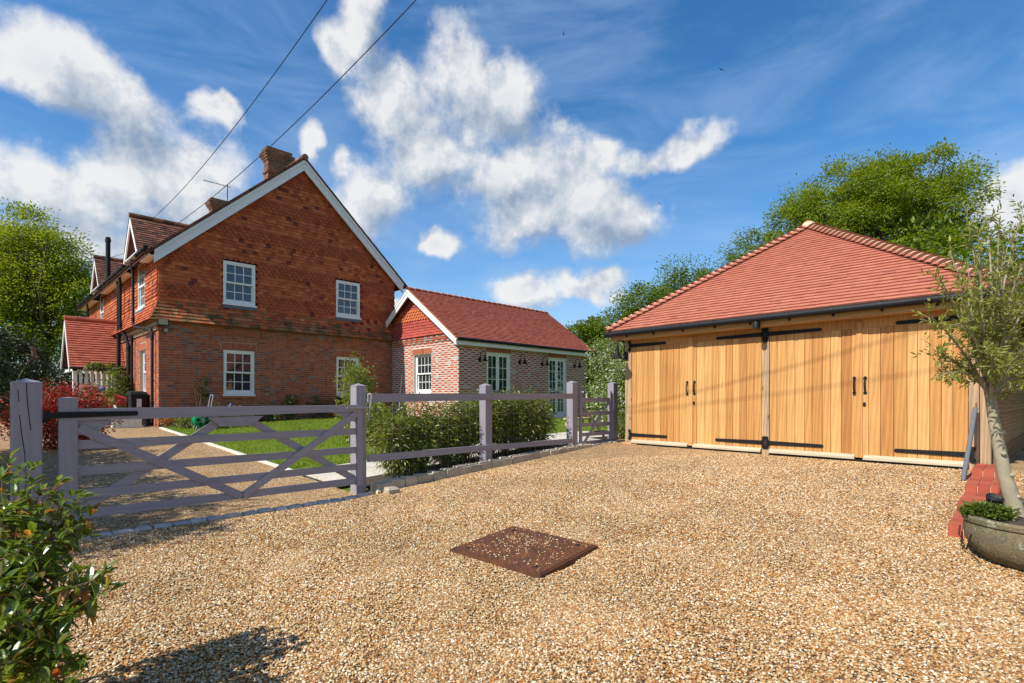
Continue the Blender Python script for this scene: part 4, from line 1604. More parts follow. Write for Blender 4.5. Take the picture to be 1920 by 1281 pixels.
# frame
for a, b in ((0.0, .155), (2.775, 2.895), (5.455, 5.56)):
    MB(GF).bevbox(a, b, 0, .16, .47, 2.66, .006).build('post', 'oak_post', gar)
MB(GF).bevbox(5.567, 5.675, .005, .16, .47, 2.66, .006).build('post', 'oak_post', gar)
gbox(-.06, .3, -.02, .2, .42, .53).build('sole_plate', 'oak_beam', gar)
mb = gbox(-.1, 5.78, .02, .16, 2.66, 2.84)
mb.build('wall_plate', 'oak_beam', gar)
doors = [(.16, 1.488, 'L'), (1.494, 2.77, 'R'), (2.90, 4.218, 'L'), (4.224, 5.45, 'R')]
dl = ['left leaf of the first pair', 'right leaf of the first pair', 'left leaf of the second pair', 'right leaf of the second pair']
for k, (a, b, hs) in enumerate(doors):
    f = MB(GF)
    f.box(a, b, .055, .075, .56, 2.655)                                # backing
    f.box(a, b, .008, .054, 2.50, 2.652)                               # top rail
    m0, m1 = (b - .115, b) if hs == 'L' else (a, a + .095)
    f.box(m0, m1, .006, .054, .56, 2.4985)
    if hs == 'L' and k in (0, 2):
        f.box(b - .055, b + .03, -.012, .0055, .56, 2.60)              # cover strip over the meeting joint
    d = f.build('garage_door', 'oak_plank', gar)
    p0, p1 = (a, m0) if hs == 'L' else (m1, b)
    n = 9 if k != 3 else 8
    ws = [random.uniform(.8, 1.2) for _ in range(n)]
    sc = (p1 - p0) / sum(ws)
    x = p0
    for w in ws:
        wd = w * sc
        g, c = .0022, .004
        q = MB(GF)
        o = .012 + random.uniform(-.001, .001)
        pts = [(x + g, .054), (x + g, o + c), (x + g + c, o), (x + wd - g - c, o), (x + wd - g, o + c), (x + wd - g, .054)]
        q.prism([(px, py, .60) for px, py in pts], (0, 0, 1.898))
        q.build('plank', 'oak_plank', d)
        x += wd
    q = MB(GF)
    e0, e1 = (a + .004, b - .07) if hs == 'L' else (a + .035, b - .004)
    q.prism([(e0, .054, .535), (e0, -.045, .535), (e0, -.045, .565), (e0, .01, .605), (e0, .054, .605)], (e1 - e0, 0, 0))
    q.build('drip_board', 'drip_board', d)
    q = MB(GF)
    q.box(a, b, -.01, .06, .50, .533)
    q.build('rubber_seal', 'black_plastic', d)
    # strap hinges, top and bottom
    for z, L in ((2.535, .78), (.70, .80)):
        h = MB(GF)
        y0, y1 = -.004, .011 if z < 1 else .0075
        if z > 2: y0, y1 = -.008, .0075
        if hs == 'L':
            xa, xb, xt = a - .03, a + L, a + L + .02
        else:
            xa, xb, xt = b + .03, b - L, b - L - .02
        hh = .034
        h.prism([(xa, y0, z - hh), (xb, y0, z - hh * .72), (xt, y0, z), (xb, y0, z + hh * .72), (xa, y0, z + hh)], (0, y1 - y0, 0))
        for j in range(4):
            xx = xa + (xb - xa) * (.12 + .26 * j)
            h.lathe((xx, y0 - .004, z), [(.011, -.004), (.011, .004)], 8, Matrix.Rotation(math.pi / 2, 3, 'X'))
        xp = a - .045 if hs == 'L' else b + .045
        for dz in (-.075, .075):
            ring = [(xp + .034 * math.cos(2 * math.pi * i / 10), -.012, z + dz + .036 * math.sin(2 * math.pi * i / 10)) for i in range(10)]
            h.prism(ring, (0, .011, 0))
        h.box(xp - .016, xp + .016, -.0125, -.002, z - .075, z + .075)
        if z > 2:
            h.prism([(xp - .03, -.012, z - .10), (xp, -.012, z - .155), (xp + .03, -.012, z - .10)], (0, .011, 0))
        h.tube([gpp for gpp in ((xp + (.03 if hs == 'L' else -.03), -.012, z - .045), (xp + (.03 if hs == 'L' else -.03), -.012, z + .045))], .014, 8)
        h.build('strap_hinge', 'black_iron', d)
    # pull handle
    hx = (b - .075) if hs == 'L' else (a + .055)
    h = MB(GF)
    yo = -.012 if hs == 'L' else .006
    h.tube([(hx, yo, 1.74), (hx, yo - .035, 1.70), (hx, yo - .045, 1.64), (hx, yo - .035, 1.58), (hx, yo, 1.54)], .011, 8)
    for zz in (1.75, 1.53):
        h.prism([(hx - .02, yo - .007, zz - .02), (hx + .02, yo - .007, zz - .02), (hx + .024, yo - .007, zz + .01), (hx, yo - .007, zz + .035), (hx - .024, yo - .007, zz + .01)], (0, .009, 0))
    h.build('handle', 'black_iron', d)
    if hs == 'R':
        h = MB(GF)
        h.prism([(a + .045 + .02 * math.cos(i * math.pi / 4), -.006, 1.36 + .035 * math.sin(i * math.pi / 4)) for i in range(8)], (0, .013, 0))
        h.build('lock_plate', 'black_iron', d)
# side, back walls in lapped boards
for side, x, sg in (('right', 5.675, 1), ('left', 0.0, -1)):
    core = gbox(min(x, x - sg * .12), max(x, x - sg * .12), .16, 5.5, .45, 2.75).build('side_wall', 'dark_inside', gar)
    for i in range(15):
        z = .50 + i * .15
        w = MB(GF)
        w.prism([(x + sg * .004, .165, z), (x + sg * .04, .165, z - .01), (x + sg * .014, .165, z + .172), (x + sg * .004, .165, z + .172)], (0, 5.33, 0))
        w.build('weatherboard', 'weatherboard', core)
gbox(0.0, 5.675, 5.4, 5.55, .45, 2.75).build('back_wall', 'weatherboard', gar)
# eaves
mb = gbox(-.17, 5.86, -.22, -.19, 2.645, 2.79)
mb.box(-.17, 5.86, -.19, -.0, 2.645, 2.662)
mb.build('fascia', 'oak_beam', gar)
mb = gbox(-.20, -.172, -.22, 5.9, 2.645, 2.79)
mb.box(5.862, 5.89, -.22, 5.9, 2.645, 2.79)
mb.build('side_fascia', 'weatherboard', gar)
mb = MB(GF)
mb.tube([(-.27, -.29, 2.775), (5.93, -.29, 2.775)], .054, 12)
for side in (-.26, 5.92):
    mb.tube([(side, -.29, 2.775), (side, 5.9, 2.775)], .05, 12)
gu = mb.build('gutter', 'black_plastic', gar, smooth=True)
for i in range(10):
    x = .2 + i * .62
    q = MB(GF)
    q.tube([(x - .018, -.29, 2.775), (x + .018, -.29, 2.775)], .06, 10)
    q.box(x - .015, x + .015, -.24, -.221, 2.69, 2.76)
    q.build('gutter_bracket', 'black_plastic', gu)
# roof
AP = Vector((2.72, 2.49, 4.91))
BP = Vector((2.72, 3.15, 4.91))
el, er_, ef0, eb, zE = -.22, 5.89, -.27, 6.0, 2.835
C4 = [Vector(p) for p in ((el, ef0, zE), (er_, ef0, zE), (er_, eb, zE), (el, eb, zE))]
mb = MB(GF)
low = [p - Z * .05 for p in C4]
mb.add(C4 + low + [AP, BP], [(0, 1, 8), (1, 2, 9, 8), (2, 3, 9), (3, 0, 8, 9), (0, 4, 5, 1), (1, 5, 6, 2), (2, 6, 7, 3), (3, 7, 4, 0), (7, 6, 5, 4)])
gr = mb.build('roof', 'roof_core', gar)
R3 = GF.to_3x3()


def g_tiles(P0, P1, Pt0, Pt1, mat):
    """tiles on the roof plane with eave P0-P1 and top Pt0-Pt1 (local)"""
    U = (P1 - P0).normalized()
    w = (P1 - P0).length
    d0 = Pt0 - P0
    V = (d0 - U * d0.dot(U))
    S = V.length
    V = V / S
    N = U.cross(V)
    a0, a1 = d0.dot(U), (Pt1 - P0).dot(U)
    out = []
    for it in tile_plane(P0 + N * .006 - V * .035, U, V, N, S, lambda s: a0 * s / S, lambda s: w + (a1 - w) * s / S, mat, expo=.1):
        p, u, v, n, ws, es, m, kd = it
        out.append((GF @ p, R3 @ u, R3 @ v, R3 @ n, ws, es, m, kd))
    return out


lay_tiles(gr, g_tiles(C4[0], C4[1], AP, AP, 'garage_tile'), name='roof_tile')
for q in ((C4[1], C4[2], AP, BP), (C4[2], C4[3], BP, BP), (C4[3], C4[0], BP, AP)):
    lay_tiles(gr, g_tiles(*q, 'garage_tile'), name='roof_tile', cap=0)


def unit_bonnet(mb):
    seg = 10
    vs = []
    for x, r, dz in ((0, .135, .045), (.19, .10, -.005)):
        for rr in (r, r - .02):
            for k in range(seg + 1):
                a = math.pi * (.06 + .88 * k / seg)
                vs.append((x, rr * math.cos(a), rr * math.sin(a) * .72 + dz - .03))
    n = seg + 1
    fs = [(k, k + 1, 2 * n + k + 1, 2 * n + k) for k in range(seg)] + [(k, n + k, n + k + 1, k + 1) for k in range(seg)] + [(n + k, 3 * n + k, 3 * n + k + 1, n + k + 1) for k in range(seg)]
    mb.add(vs, fs)


bed = MB(GF)
for P0 in (C4[0], C4[1], C4[2], C4[3]):
    top = AP if P0 in (C4[0], C4[1]) else BP
    h = (top - P0)
    Lh = h.length
    h.normalize()
    s = h.cross(Z).normalized()
    u = s.cross(h).normalized()
    n = 34
    for i in range(n):
        p = P0 + h * (i * Lh / n - .03) + u * .012
        piece('hip_tile', shared_mesh('hip_tile', unit_bonnet, 'garage_tile'), gr, GF @ basis(p, h, -s, u))
        ring = [p + h * .022 + (s * math.cos(math.pi * k / 8) * .112 + u * (math.sin(math.pi * k / 8) * .082 + .012)) for k in range(9)]
        bed.prism(ring, tuple(h * .05))
bed.build('hip_bedding', 'bedding_mortar', gr)
mb = MB(GF)
mb.tube([AP + Vector((0, -.1, .02)), BP + Vector((0, .1, .02))], .11, 12)
mb.build('ridge_tile', 'garage_tile', gr, smooth=True)
mb = MB(GF)
mb.lathe(AP + Vector((0, -.03, .0)), [(.13, -.02), (.13, .03), (.11, .08), (.06, .115), (.02, .125)], 14)
mb.build('hip_cap', 'bedding_mortar', gr, smooth=True)
# little spotlight over the middle post
t = thing('spotlight', 'small black spotlight on the oak fascia above the middle post', 'light', gp(2.80, -.22, 2.70))
mb = MB(GF)
mb.box(2.76, 2.84, -.235, -.22, 2.62, 2.76)
mb.build('bracket', 'black_plastic', t)
mb = MB(GF)
mb.lathe((2.80, -.29, 2.60), [(.05, 0), (.05, .10), (.03, .13)], 12)
mb.build('lamp_head', 'black_plastic', t, smooth=True)
swan_lamp('black swan neck lamp on the garage post beside the little gate', gp(.03, 0, 2.33), -ey, ex, s=1.12)
swan_lamp('black swan neck lamp on the garage post behind the olive', gp(5.62, .005, 2.33), -ey, ex, s=1.12)
# ------------------------------------------------------------------ gates and fence
def gate_post(label, x0, x1, y0, y1, zb, zt, group='painted gate posts', cap=.035):
    t = thing('gate_post', label, 'post', ((x0 + x1) / 2, (y0 + y1) / 2, zb), group=group)
    MB().bevbox(x0, x1, y0, y1, zb - .15, zt - cap, .008).build('shaft', 'paint_post', t)
    mb = MB()
    mb.bevbox(x0 - .002, x1 + .002, y0 - .002, y1 + .002, zt - cap + .001, zt - cap + .012, .012, top=cap)
    mb.build('cap', 'paint_post', t)
    return t


hp = gate_post('thick grey gate post with long cracks and rounded top, by the bush', .235, .445, 6.44, 6.65, G(.35, 6.5), 1.62)
mb = MB()
for pts in (((.335, 1.60), (.34, 1.45), (.352, 1.30), (.365, 1.16)), ((.29, 1.30), (.305, 1.12), (.325, .95), (.33, .75), (.345, .5)), ((.28, 1.52), (.285, 1.42))):
    for (xa, za), (xb, zb) in zip(pts[:-1], pts[1:]):
        mb.hexa([(xa - .003, 6.4385, za), (xa + .003, 6.4385, za), (xa + .003, 6.45, za), (xa - .003, 6.45, za), (xb - .003, 6.4385, zb), (xb + .003, 6.4385, zb), (xb + .003, 6.45, zb), (xb - .003, 6.45, zb)])
mb.build('crack', 'black_iron', hp)
gate_post('grey painted post where the wide gate latches', 3.625, 3.785, 6.505, 6.665, G(3.7, 6.5), 1.645)
gate_post('grey painted post between the little gate and the oak garage', 9.75, 9.91, 6.46, 6.62, G(9.8, 6.5), 1.80)

GY0, GY1 = 6.425, 6.497
gate = thing('five_bar_gate', 'wide grey painted five bar timber gate with crossed braces', 'gate', (2.1, 6.46, G(2.1, 6.46)))
MB().bevbox(.555, .695, GY0 - .004, GY1 + .004, .24, 1.455, .006, top=.006).build('hanging_stile', 'paint_post', gate)
MB().bevbox(3.60, 3.68, GY0 - .004, GY1, .28, 1.36, .006).build('closing_stile', 'paint_post', gate)
mb = MB()
mb.prism([(.696, GY0, 1.235), (.696, GY0, 1.352), (3.64, GY0, 1.362), (3.64, GY0, 1.275)], (0, GY1 - GY0, 0))
mb.build('top_rail', 'paint_rail', gate)
for zt in (1.05, .80, .575, .385):
    MB().box(.696, 3.599, 6.447, 6.472, zt - .085, zt).build('rail', 'paint_rail', gate)
for a, b in (((.70, 1.17), (2.15, .335)), ((2.165, .335), (3.60, 1.25))):
    mb = MB()
    mb.bar((a[0], 6.4355, a[1]), (b[0], 6.4355, b[1]), .085, .0225, up=(0, 1, 0))
    mb.build('front_brace', 'paint_rail', gate)
for a, b in (((.70, .36), (1.96, 1.21)), ((2.22, 1.21), (3.60, .36))):
    mb = MB()
    mb.bar((a[0], 6.484, a[1]), (b[0], 6.484, b[1]), .085, .0235, up=(0, 1, 0))
    mb.build('rear_brace', 'paint_rail', gate)
mb = MB()
mb.prism([(1.80, 6.43, 1.239), (1.93, 6.43, 1.135), (2.26, 6.43, 1.135), (2.39, 6.43, 1.244)], (0, .06, 0))
mb.prism([(.698, 6.445, 1.233), (.698, 6.445, 1.10), (.80, 6.445, 1.10), (.98, 6.445, 1.234)], (0, .03, 0))
mb.prism([(3.59, 6.445, 1.272), (3.59, 6.445, 1.13), (3.25, 6.445, 1.27)], (0, .03, 0))
mb.build('gusset', 'paint_rail', gate)
mb = MB()
mb.hexa([(.46, 6.410, 1.262), (1.16, 6.410, 1.278), (1.16, 6.424, 1.278), (.46, 6.424, 1.262), (.46, 6.410, 1.322), (1.16, 6.410, 1.322), (1.16, 6.424, 1.322), (.46, 6.424, 1.322)])
mb.tube([(.47, 6.43, 1.24), (.47, 6.43, 1.34)], .02, 8)
mb.tube([(.44, 6.50, 1.235), (.47, 6.43, 1.235)], .012, 6)
for x in (.62, .86, 1.06, 1.13):
    mb.lathe((x, 6.408, 1.296), [(.014, -.004), (.014, .004)], 8, Matrix.Rotation(math.pi / 2, 3, 'X'))
mb.build('strap_hinge', 'black_iron', gate)
mb = MB()
for x, z in ((.74, 1.14), (1.19, .88), (2.0, 1.19), (2.2, 1.19), (2.15, .37), (3.5, 1.19), (1.34, .79), (2.75, .73), (1.03, .97), (.74, 1.02), (.74, .76), (.74, .53)):
    mb.lathe((x, 6.4225, z), [(.009, -.003), (.009, .003)], 8, Matrix.Rotation(math.pi / 2, 3, 'X'))
mb.build('bolt', 'paint_rail', gate)
mb = MB()
mb.box(3.44, 3.80, 6.395, 6.42, 1.315, 1.338)
mb.tube([(3.80, 6.40, 1.50), (3.775, 6.40, 1.32), (3.745, 6.41, 1.14)], .011, 6)
mb.tube([(3.80, 6.40, 1.50), (3.80, 6.46, 1.51)], .016, 8)
mb.build('latch', 'galvanised', gate)

fence = thing('post_and_rail_fence', 'grey painted post and rail fence with wire mesh before the hedge', 'fence', (6.1, 6.55, G(6.1, 6.5)))
for x0, x1, zt in ((6.0, 6.16, 1.69), (8.36, 8.53, 1.79)):
    MB().bevbox(x0, x1, 6.50, 6.66, G(x0, 6.5) - .1, zt - .035, .008).build('post', 'paint_post', fence)
    MB().bevbox(x0 - .002, x1 + .002, 6.498, 6.662, zt - .034, zt - .022, .012, top=.035).build('post_cap', 'paint_post', fence)
for a, b in (((3.785, 1.395, 1.515), (6.10, 1.42, 1.53)), ((6.105, 1.42, 1.53), (8.36, 1.44, 1.545)), ((3.785, .575, .675), (6.10, .575, .67)), ((6.105, .575, .67), (8.36, .56, .655))):
    y0, y1 = (6.462, 6.4985)
    MB().hexa([(a[0], y0, a[1]), (b[0], y0, b[1]), (b[0], y1, b[1]), (a[0], y1, a[1]), (a[0], y0, a[2]), (b[0], y0, b[2]), (b[0], y1, b[2]), (a[0], y1, a[2])]).build('rail', 'paint_rail', fence)
mb = MB()
for z in (.42, .55, .70, .85, 1.0, 1.15, 1.30, 1.45):
    mb.tube([(3.79, 6.67, z - .12 if z < .5 else z), (8.4, 6.67, z + .03)], .0009, 4, False)
x = 3.85
while x < 8.4:
    mb.tube([(x, 6.67, G(x, 6.6)), (x, 6.67, 1.48)], .0009, 4, False)
    x += .15
mb.build('wire_mesh', 'galvanised', fence)

sg = thing('garden_gate', 'narrow grey painted garden gate with one long diagonal brace', 'gate', (9.2, 6.5, G(9.2, 6.5)))
MB().bevbox(8.59, 8.655, 6.475, 6.525, .47, 1.60, .008, top=.035).build('stile', 'paint_post', sg)
MB().bevbox(9.645, 9.71, 6.475, 6.525, .50, 1.60, .008, top=.035).build('stile', 'paint_post', sg)
MB().box(8.656, 9.644, 6.485, 6.52, 1.37, 1.46).build('top_rail', 'paint_rail', sg)
for z in (1.10, .87, .67, .50):
    MB().box(8.656, 9.644, 6.493, 6.512, z, z + .075).build('rail', 'paint_rail', sg)
MB().bar((8.67, 6.483, .50), (9.60, 6.483, 1.37), .055, .018, up=(0, 1, 0)).build('front_brace', 'paint_rail', sg)
MB().bar((8.67, 6.522, 1.37), (9.62, 6.522, .50), .055, .018, up=(0, 1, 0)).build('rear_brace', 'paint_rail', sg)

# ------------------------------------------------------------------ setts
def rock(mb, x0, x1, y0, y1, z0, z1, j=.012):
    c = lambda a: a + random.uniform(-j, j)
    b = .018
    lo = [(c(x0), c(y0), z0), (c(x1), c(y0), z0), (c(x1), c(y1), z0), (c(x0), c(y1), z0)]
    mdl = [(c(x0), c(y0), z1 - b), (c(x1), c(y0), z1 - b), (c(x1), c(y1), z1 - b), (c(x0), c(y1), z1 - b)]
    up = [(c(x0 + b), c(y0 + b), c(z1)), (c(x1 - b), c(y0 + b), c(z1)), (c(x1 - b), c(y1 - b), c(z1)), (c(x0 + b), c(y1 - b), c(z1))]
    mb.add(lo + mdl + up, [(0, 1, 5, 4), (1, 2, 6, 5), (2, 3, 7, 6), (3, 0, 4, 7), (4, 5, 9, 8), (5, 6, 10, 9), (6, 7, 11, 10), (7, 4, 8, 11), (8, 9, 10, 11)])


kerb = thing('granite_kerb', 'raised kerb of rough granite setts under the fence', 'kerb', (6, 6.42, G(6, 6.4)))
x = 3.84
while x < 8.55:
    w = random.uniform(.21, .27)
    g = G(x + w / 2, 6.4)
    rock(m := MB(), x, x + w - .012, 6.33, 6.50, g - .05, g + .125 - .05 * max(0, (x - 6.5) / 2))
    m.build('sett', 'granite', kerb)
    x += w
rock(m := MB(), 3.86, 4.02, 6.06, 6.20, G(4, 6.1) - .03, G(4, 6.1) + .075)
tag(m.build('loose_sett', 'granite'), 'single granite block lying loose by the kerb end', 'stone')
flush = thing('sett_strip', 'line of flush grey setts in the gravel beneath the wide gate', 'kerb', (2, 6.46, G(2, 6.46)))
x = .1
while x < 3.6:
    w = random.uniform(.15, .20)
    g = G(x, 6.46)
    rock(m := MB(), x, x + w - .014, 6.30 + random.uniform(-.01, .01), 6.42, g - .05, g + .03, .009)
    m.build('sett', 'blue_sett', flush)
    x += w
x = 8.55
while x < 9.6:
    w = random.uniform(.14, .2)
    g = G(x, 6.4)
    rock(m := MB(), x, x + w - .012, 6.34, 6.47, g - .05, g + .03, .01)
    m.build('sett', 'granite', kerb)
    x += w
for (x, y) in ((3.72, 6.32), (3.80, 6.26), (3.90, 6.30)):
    rock(m := MB(), x, x + .07, y, y + .06, G(x, y) - .02, G(x, y) + .045, .012)
    tag(m.build('loose_stone', 'bedding_mortar'), 'small tan stone at the foot of the latch post', 'stone', 'loose stones by the latch post')

# ------------------------------------------------------------------ manhole cover
mhc = [(2.861, 3.553), (3.739, 3.642), (3.753, 2.650), (2.894, 2.547)]
mh = thing('manhole_cover', 'square rusty steel cover plate lying in the gravel', 'cover', (3.38, 3.15, G(3.38, 3.15)))
mb = MB()
def zz(x, y):
    return .155 + .037 * (x - 2.87)
mb.hexa([(x, y, zz(x, y) - .06) for x, y in mhc[::-1]] + [(x, y, zz(x, y)) for x, y in mhc[::-1]])
mb.build('frame', 'rusty_plate', mh)
cx, cy = sum(p[0] for p in mhc) / 4, sum(p[1] for p in mhc) / 4
ins = [(cx + (x - cx) * .965, cy + (y - cy) * .965) for x, y in mhc[::-1]]
mb = MB()
mb.hexa([(x, y, zz(x, y) - .01) for x, y in ins] + [(x, y, zz(x, y) + .006) for x, y in ins])
A, B, D_ = Vector((*ins[0], 0)), Vector((*ins[1], 0)), Vector((*ins[3], 0))
for i in range(26):
    for j in range(26):
        if (i + j) % 2:
            c = A + (B - A) * ((i + .5) / 26) + (D_ - A) * ((j + .5) / 26)
            mb.box(c.x - .012, c.x + .012, c.y - .004, c.y + .004, zz(c.x, 0) + .0045, zz(c.x, 0) + .009)
mb.build('plate', 'rusty_plate', mh)
mb = MB()
for f, g_ in ((.12, .12), (.88, .12), (.88, .88), (.12, .88)):
    c = A + (B - A) * f + (D_ - A) * g_
    mb.lathe((c.x, c.y, zz(c.x, 0) + .005), [(.022, 0), (.022, .005)], 8)
mb.build('key_hole', 'black_iron', mh)

# ------------------------------------------------------------------ brick edging, olive in its pot, leaning pole
edge = thing('brick_edging', 'stepped red brick edging running from the garage post to the pot', 'edging', (7.4, .45, G(7.4, .45)))
steps = [(9.17, 8.30, .60), (8.28, 7.40, .53), (7.38, 6.55, .455), (6.53, 5.75, .385)]
for k, (xa, xb, zt) in enumerate(steps):
    n = 4
    for i in range(n):
        for j in range(3):
            x1 = xa - (xa - xb) * i / n
            x2 = xa - (xa - xb) * (i + 1) / n
            y1 = .185 + j * .103
            m = MB()
            m.bevbox(x2 + .003, x1 - .003, y1 + .0025, y1 + .1005, zt - .2, zt + random.uniform(-.002, .003), .005)
            m.build('brick', 'edging_brick', edge)
m = MB()
for xa, xb, zt in steps:
    m.box(xb + .012, xa, .195, .485, zt - .22, zt - .008)
m.build('bedding', 'bedding_mortar', edge)

PC = at(1954, 1000, 3.80)
PC.z = G(PC.x, PC.y)
pz = PC.z
pot = thing('stone_planter', 'wide mossy stone bowl planter holding the olive tree', 'planter', (PC.x, PC.y, pz))
mb = MB()
mb.lathe((PC.x, PC.y, pz), [(.27, -.02), (.33, .015), (.39, .07), (.425, .14), (.435, .21), (.43, .26), (.425, .275), (.44, .28), (.445, .31), (.43, .325), (.38, .32), (.37, .27), (.05, .26)], 48)
o = mb.build('bowl', 'mossy_stone', pot, smooth=True)
mb = MB()
mb.lathe((PC.x, PC.y, pz + .24), [(.37, 0), (.37, .045), (.2, .055), (.02, .06)], 32)
mb.build('soil', 'soil', pot, smooth=True)


def olive():
    tb = at(1906, 966, 4.0)
    tb.z = pz + .28
    t = thing('olive_tree', 'young olive tree with pale trunk growing in the stone planter', 'tree', tb)
    mb = MB()
    tp = [(1906, 968), (1896, 930), (1883, 890), (1876, 850), (1868, 812), (1862, 780), (1858, 752), (1850, 715)]
    pts = [at(px, py, 4.0 + .012 * i) for i, (px, py) in enumerate(tp)]
    mb.tube(pts, [.06, .05, .044, .040, .037, .035, .033, .027], 14)
    for i, a in ((2, .5), (3, 2.6), (1, 1.0), (4, .2)):
        p = pts[i] - Vector((FW[0], FW[1], 0)) * .045 + Vector((RT[0], RT[1], 0)) * .02 * math.cos(a)
        mb.lathe(p, [(.004, -.018), (.016, -.008), (.018, .004), (.008, .016)], 8)
    top = pts[-1]
    fork = pts[-2]
    P, D, L = [], [], []
    # leaders: (photo position of the tip, depth) from the fork
    tips = [(1742, 590, 3.75), (1760, 520, 3.9), (1778, 470, 4.1), (1812, 405, 4.0), (1835, 440, 3.8), (1848, 398, 4.2), (1873, 415, 3.9), (1893, 440, 4.15), (1918, 395, 4.0), (1945, 450, 4.1), (1960, 520, 3.8), (1985, 600, 4.0), (1945, 640, 3.55), (1905, 560, 3.6), (1870, 520, 3.6), (1830, 560, 3.65), (1800, 600, 3.7), (1748, 655, 3.85), (1770, 700, 3.8), (1900, 690, 3.5), (1935, 720, 3.7), (1895, 600, 4.45), (1840, 620, 4.4), (1925, 560, 4.45), (1860, 660, 3.55), (1980, 680, 4.2), (1850, 590, 4.0), (1910, 640, 4.3), (1880, 480, 4.3), (1815, 500, 4.25), (1800, 545, 3.85), (1925, 480, 3.75)]
    R3_ = Vector((RT[0], RT[1], 0))
    for (px, py, dd) in tips:
        e = at(px, py, dd)
        a = fork.lerp(top, random.random())
        m = a.lerp(e, .45) + Vector((random.uniform(-.05, .05), random.uniform(-.05, .05), .10 + .08 * random.random())) * (e - a).length
        n = 14
        path = []
        for i in range(n + 1):
            f = i / n
            path.append(a * (1 - f) ** 2 + m * 2 * f * (1 - f) + e * f * f)
        mb.tube(path, [.013 * (1 - f / n) + .0022 for f in range(n + 1)], 6)
        # side twigs
        for i in range(3, n + 1):
            for s in range(2 if i > 4 else 1):
                b = path[i]
                d = (path[i] - path[i - 1]).normalized()
                q = Vector(RNG.normal(size=3)).normalized()
                dirn = (d * .8 + (q - d * q.dot(d)).normalized() * random.uniform(.4, 1.0)).normalized()
                ln = random.uniform(.05, .20) * (1.15 - .5 * i / n)
                tipp = b + dirn * ln
                if i < n: mb.tube([b, tipp], [.0028, .0012], 4, False)
                k = max(3, int(ln / .016))
                for j in range(k):
                    pp = b.lerp(tipp, (j + .6) / k)
                    for sg_ in (-1, 1):
                        if random.random() < .22:
                            continue
                        q2 = Vector(RNG.normal(size=3)).normalized()
                        ld = (dirn * .65 + (q2 - dirn * q2.dot(dirn)).normalized() * .8 * sg_).normalized()
                        P.append(pp)
                        D.append(ld)
                        L.append(random.uniform(.034, .062))
    mb.build('trunk', 'olive_bark', t, smooth=True)
    P, D, L = np.array([tuple(p) for p in P]), np.array([tuple(p) for p in D]), np.array(L)
    leaf_obj('crown', P, D, L, L * .26, 'leaf_olive', t, flat=.3, fold=.12)


olive()
cp = at(1858, 946, 3.93)
bushp = thing('groundcover_plant', 'low bright green creeping plant in the stone planter', 'plant', (cp.x, cp.y, pz + .33))
lob = []
for px, py in ((1835, 935), (1850, 950), (1870, 952), (1885, 950), (1845, 945), (1862, 945), (1832, 925)):
    q = at(px, py, 3.93)
    lob.append((q.x, q.y, pz + .35, .07, .07, .045))
P, D, C = clumps(lob, 90, 22, .022)
leaf_obj('foliage', P, unit(D + np.array([0, 0, .6])), .030 * RNG.uniform(.6, 1.3, len(P)), .016, 'leaf_creeper', bushp)
up = at(1865, 925, 3.95)
upl = thing('garden_uplighter', 'round black garden uplighter in the stone planter', 'light', (up.x, up.y, pz + .36))
mb = MB()
axis = Matrix.Rotation(math.radians(22), 3, Vector((RT[0], RT[1], 0)))
mb.lathe((up.x, up.y, pz + .44), [(.035, -.07), (.045, -.02), (.052, .0), (.055, .012), (.05, .02)], 20, axis)
mb.tube([(up.x, up.y, pz + .25), (up.x, up.y, pz + .40)], .012, 6)
mb.build('housing', 'black_plastic', upl, smooth=True)
mb = MB()
mb.lathe(Vector((up.x, up.y, pz + .44)) + axis @ Vector((0, 0, .0205)), [(.036, 0), (.036, .003)], 20, axis)
mb.build('lens', 'glass', upl)
mb = MB()
cb = [at(1800, 985, 4.35), at(1798, 1002, 4.28), at(1806, 1012, 4.2), at(1802, 1022, 4.12), at(1812, 1030, 4.05), at(1816, 1018, 3.95), at(1822, 1000, 3.7)]
for q in cb[:5]:
    q.z = max(q.z, G(q.x, q.y) + .02)
mb.tube(cb, .006, 6)
tag(mb.build('cable', 'wire_black'), 'thin black cable trailing over the brick edging', 'cable')

pl = thing('leaning_pole', 'grey foam sleeved pole with rusty hook leaning on the garage', 'pole', (8.45, .64, G(8.4, .6)))
b0 = Vector((8.42, .575, G(8.42, .575)))
b1 = Vector((9.20, .505, 1.32))
MB().tube([b0, b0.lerp(b1, .5), b1], .026, 12).build('foam_sleeve', 'foam_grey', pl, smooth=True)
dv = (b1 - b0).normalized()
h0 = b1 + dv * .16
MB().tube([b1 - dv * .02, h0, h0 + Vector((0, .02, .04)), h0 + Vector((-.01, .06, .05)), h0 + Vector((-.02, .09, .02)), h0 + Vector((-.02, .085, -.03))], .009, 8).build('hook', 'rusty_rod', pl, smooth=True)

